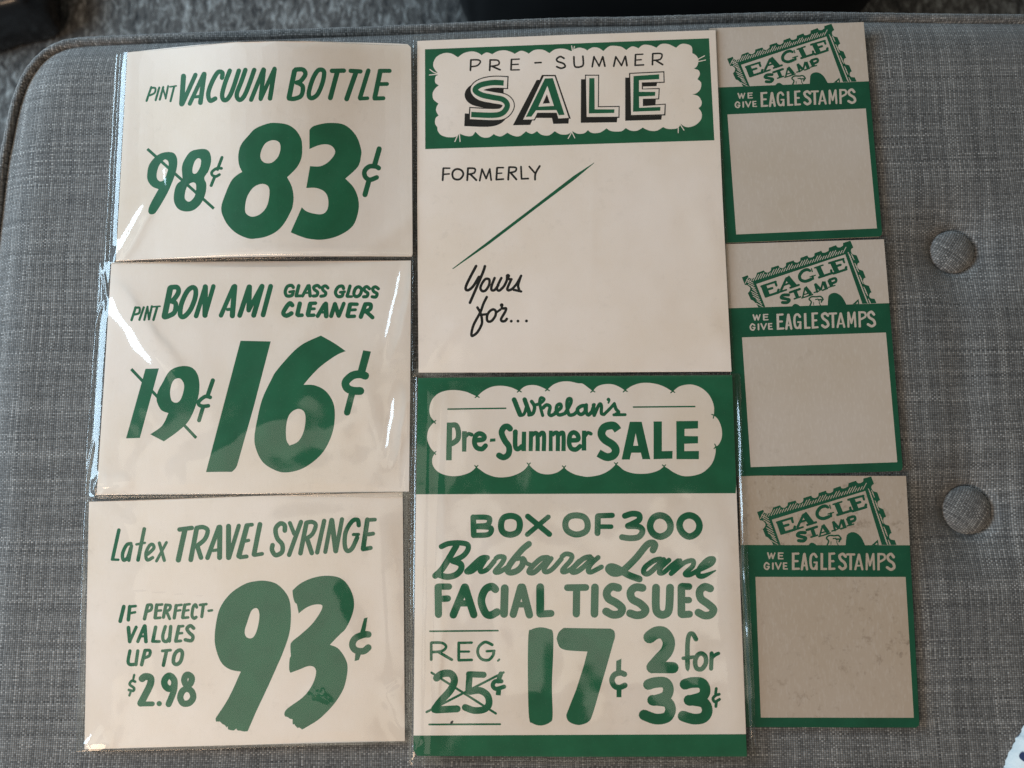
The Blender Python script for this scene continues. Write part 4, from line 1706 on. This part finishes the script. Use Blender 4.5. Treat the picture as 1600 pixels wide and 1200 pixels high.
c5 = build_card('sale_sign', [(653, 590.5), (1144, 586), (1167, 1182), (645, 1181)],
                [(653, 590.5), (900, 587.5), (1144, 586), (1155, 880), (1167, 1182), (900, 1182.5), (652, 1181), (646, 1172), (648.5, 880)],
                TISSUES, 0.0012, flat, 'sale sign in a wide clear sleeve reading box of 300 facial tissues 17 cents', 'sale sign', GB,
                labels={'header_banner': 'green banner round a large white cloud', 'footer_band': 'plain green band', 'sale_price': 'green 17 cents', 'old_price': 'green 25 cents struck out with a cross'})
add_sleeve(c5, (0.0026, 0.0050, 0.0012, 0.0048), flat,
           [(1153, 596, 1163, 880, 2.2, 1.1), (1161, 850, 1177, 1178, 2.3, 1.1), (644, 640, 641, 1150, 0.35, 0.7), (1110, 780, 1150, 1180, 0.7, 7.0), (1150, 620, 1075, 600, 0.4, 4.0), (690, 590, 672, 1180, 0.5, 2.4), (668, 592, 656, 1178, 0.3, 1.6), (800, 760, 760, 1180, 0.4, 12.0), (860, 1100, 900, 1010, 0.5, 7.0), (1050, 1020, 1100, 1090, 0.6, 7.0),
            (646, 1176, 656, 1160, 1.0, 1.3), (655, 1189, 1176, 1190, 0.5, 0.9)], 12.6, amp=0.0007)

# three stamp cards: one master cut, copied for the other two
hat = []
dips = [262, 420, 565, 705, 845, 982, 1120]
x = 190.0
while x < 1150:
    yb = 425 - 0.285 * (x - 290)
    nd = min(abs(x + 34 - d) for d in dips)
    ln = 44 if nd < 38 else 78
    hat.append('L 7 %.0f,%.0f %.0f,%.0f' % (x + 6, yb - 8, x + 6 + ln * .40, yb - 8 - ln * .72))
    x += 25.0
for i in range(22):                       # right hand band
    s = i / 22
    xa, ya = 1182 + s * 178, 165 + s * 530
    if ya > 660:
        break
    hat.append('L 7 %.0f,%.0f %.0f,%.0f' % (xa + 14, ya + 6, xa + 36, ya + 50))
    if i % 5 in (0, 1, 4):
        hat.append('L 7 %.0f,%.0f %.0f,%.0f' % (xa + 44, ya + 22, xa + 62, ya + 58))
for i in range(11):                       # left hand band
    s = i / 11
    xa, ya = 205 + s * 95, 405 + s * 262
    hat.append('L 7 %.0f,%.0f %.0f,%.0f' % (xa + (22 if i in (3, 4, 8, 9) else 4), ya + 6, xa + 66, ya + 42))
GS = 'green bordered stamp cards of the right column'
panels = [[(1180.4, 901.4), (1415, 901.4), (1427.9, 1121.5), (1188.8, 1121.2)],
          [(1157.9, 527.4), (1384.4, 520.1), (1402.4, 721.6), (1173.7, 729.8)],
          [(1136.4, 179.3), (1350.8, 171), (1370, 355.7), (1152, 366.2)]]
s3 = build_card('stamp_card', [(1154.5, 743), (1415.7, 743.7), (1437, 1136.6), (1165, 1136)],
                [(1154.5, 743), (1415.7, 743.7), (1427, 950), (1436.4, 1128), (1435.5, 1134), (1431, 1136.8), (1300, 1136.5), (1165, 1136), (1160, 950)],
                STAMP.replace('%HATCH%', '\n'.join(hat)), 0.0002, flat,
                'soiled blank stamp card with green border and emblem, nearest of the right column', 'stamp card', GS, paper=PAPER_SOILED_SHADED, green=GREEN_DEEP,
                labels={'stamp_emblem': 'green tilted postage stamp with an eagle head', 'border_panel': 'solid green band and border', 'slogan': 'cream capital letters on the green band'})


def pose(panel, zz):
    q = [at(x, y, zz) for x, y in panel]
    c = sum(q, Vector()) / 4
    e = (q[1] - q[0]) + (q[2] - q[3])
    return c, math.atan2(e.y, e.x)


z0 = 0.0002
c_ref, a_ref = pose(panels[0], z0 + THICK)
off = Vector((s3.location.x - c_ref.x, s3.location.y - c_ref.y))
for k, lab in ((1, 'clean blank stamp card with green border, between two others of its kind'),
               (2, 'clean blank stamp card with green border, farthest of the right column')):
    c, a = pose(panels[k], z0 + THICK)
    r = s3.copy()
    COL.objects.link(r)
    da = a - a_ref
    o2 = Matrix.Rotation(da, 2) @ off
    r.location = (c.x + o2.x, c.y + o2.y, z0 + 0.0001 * k)
    r.rotation_euler = (0, 0, s3.rotation_euler.z + da)
    r['label'] = lab
    for ch in list(s3.children):
        cc = ch.copy()
        COL.objects.link(cc)
        cc.parent = r
        if cc.name.startswith('card_board'):
            for sl in cc.material_slots:
                if sl.material == PAPER_SOILED_SHADED:
                    sl.link = 'OBJECT'
                    sl.material = PAPER_AGED
        elif cc.name.startswith('slogan'):
            cc.material_slots[0].link = 'OBJECT'
            cc.material_slots[0].material = PAPER_AGED
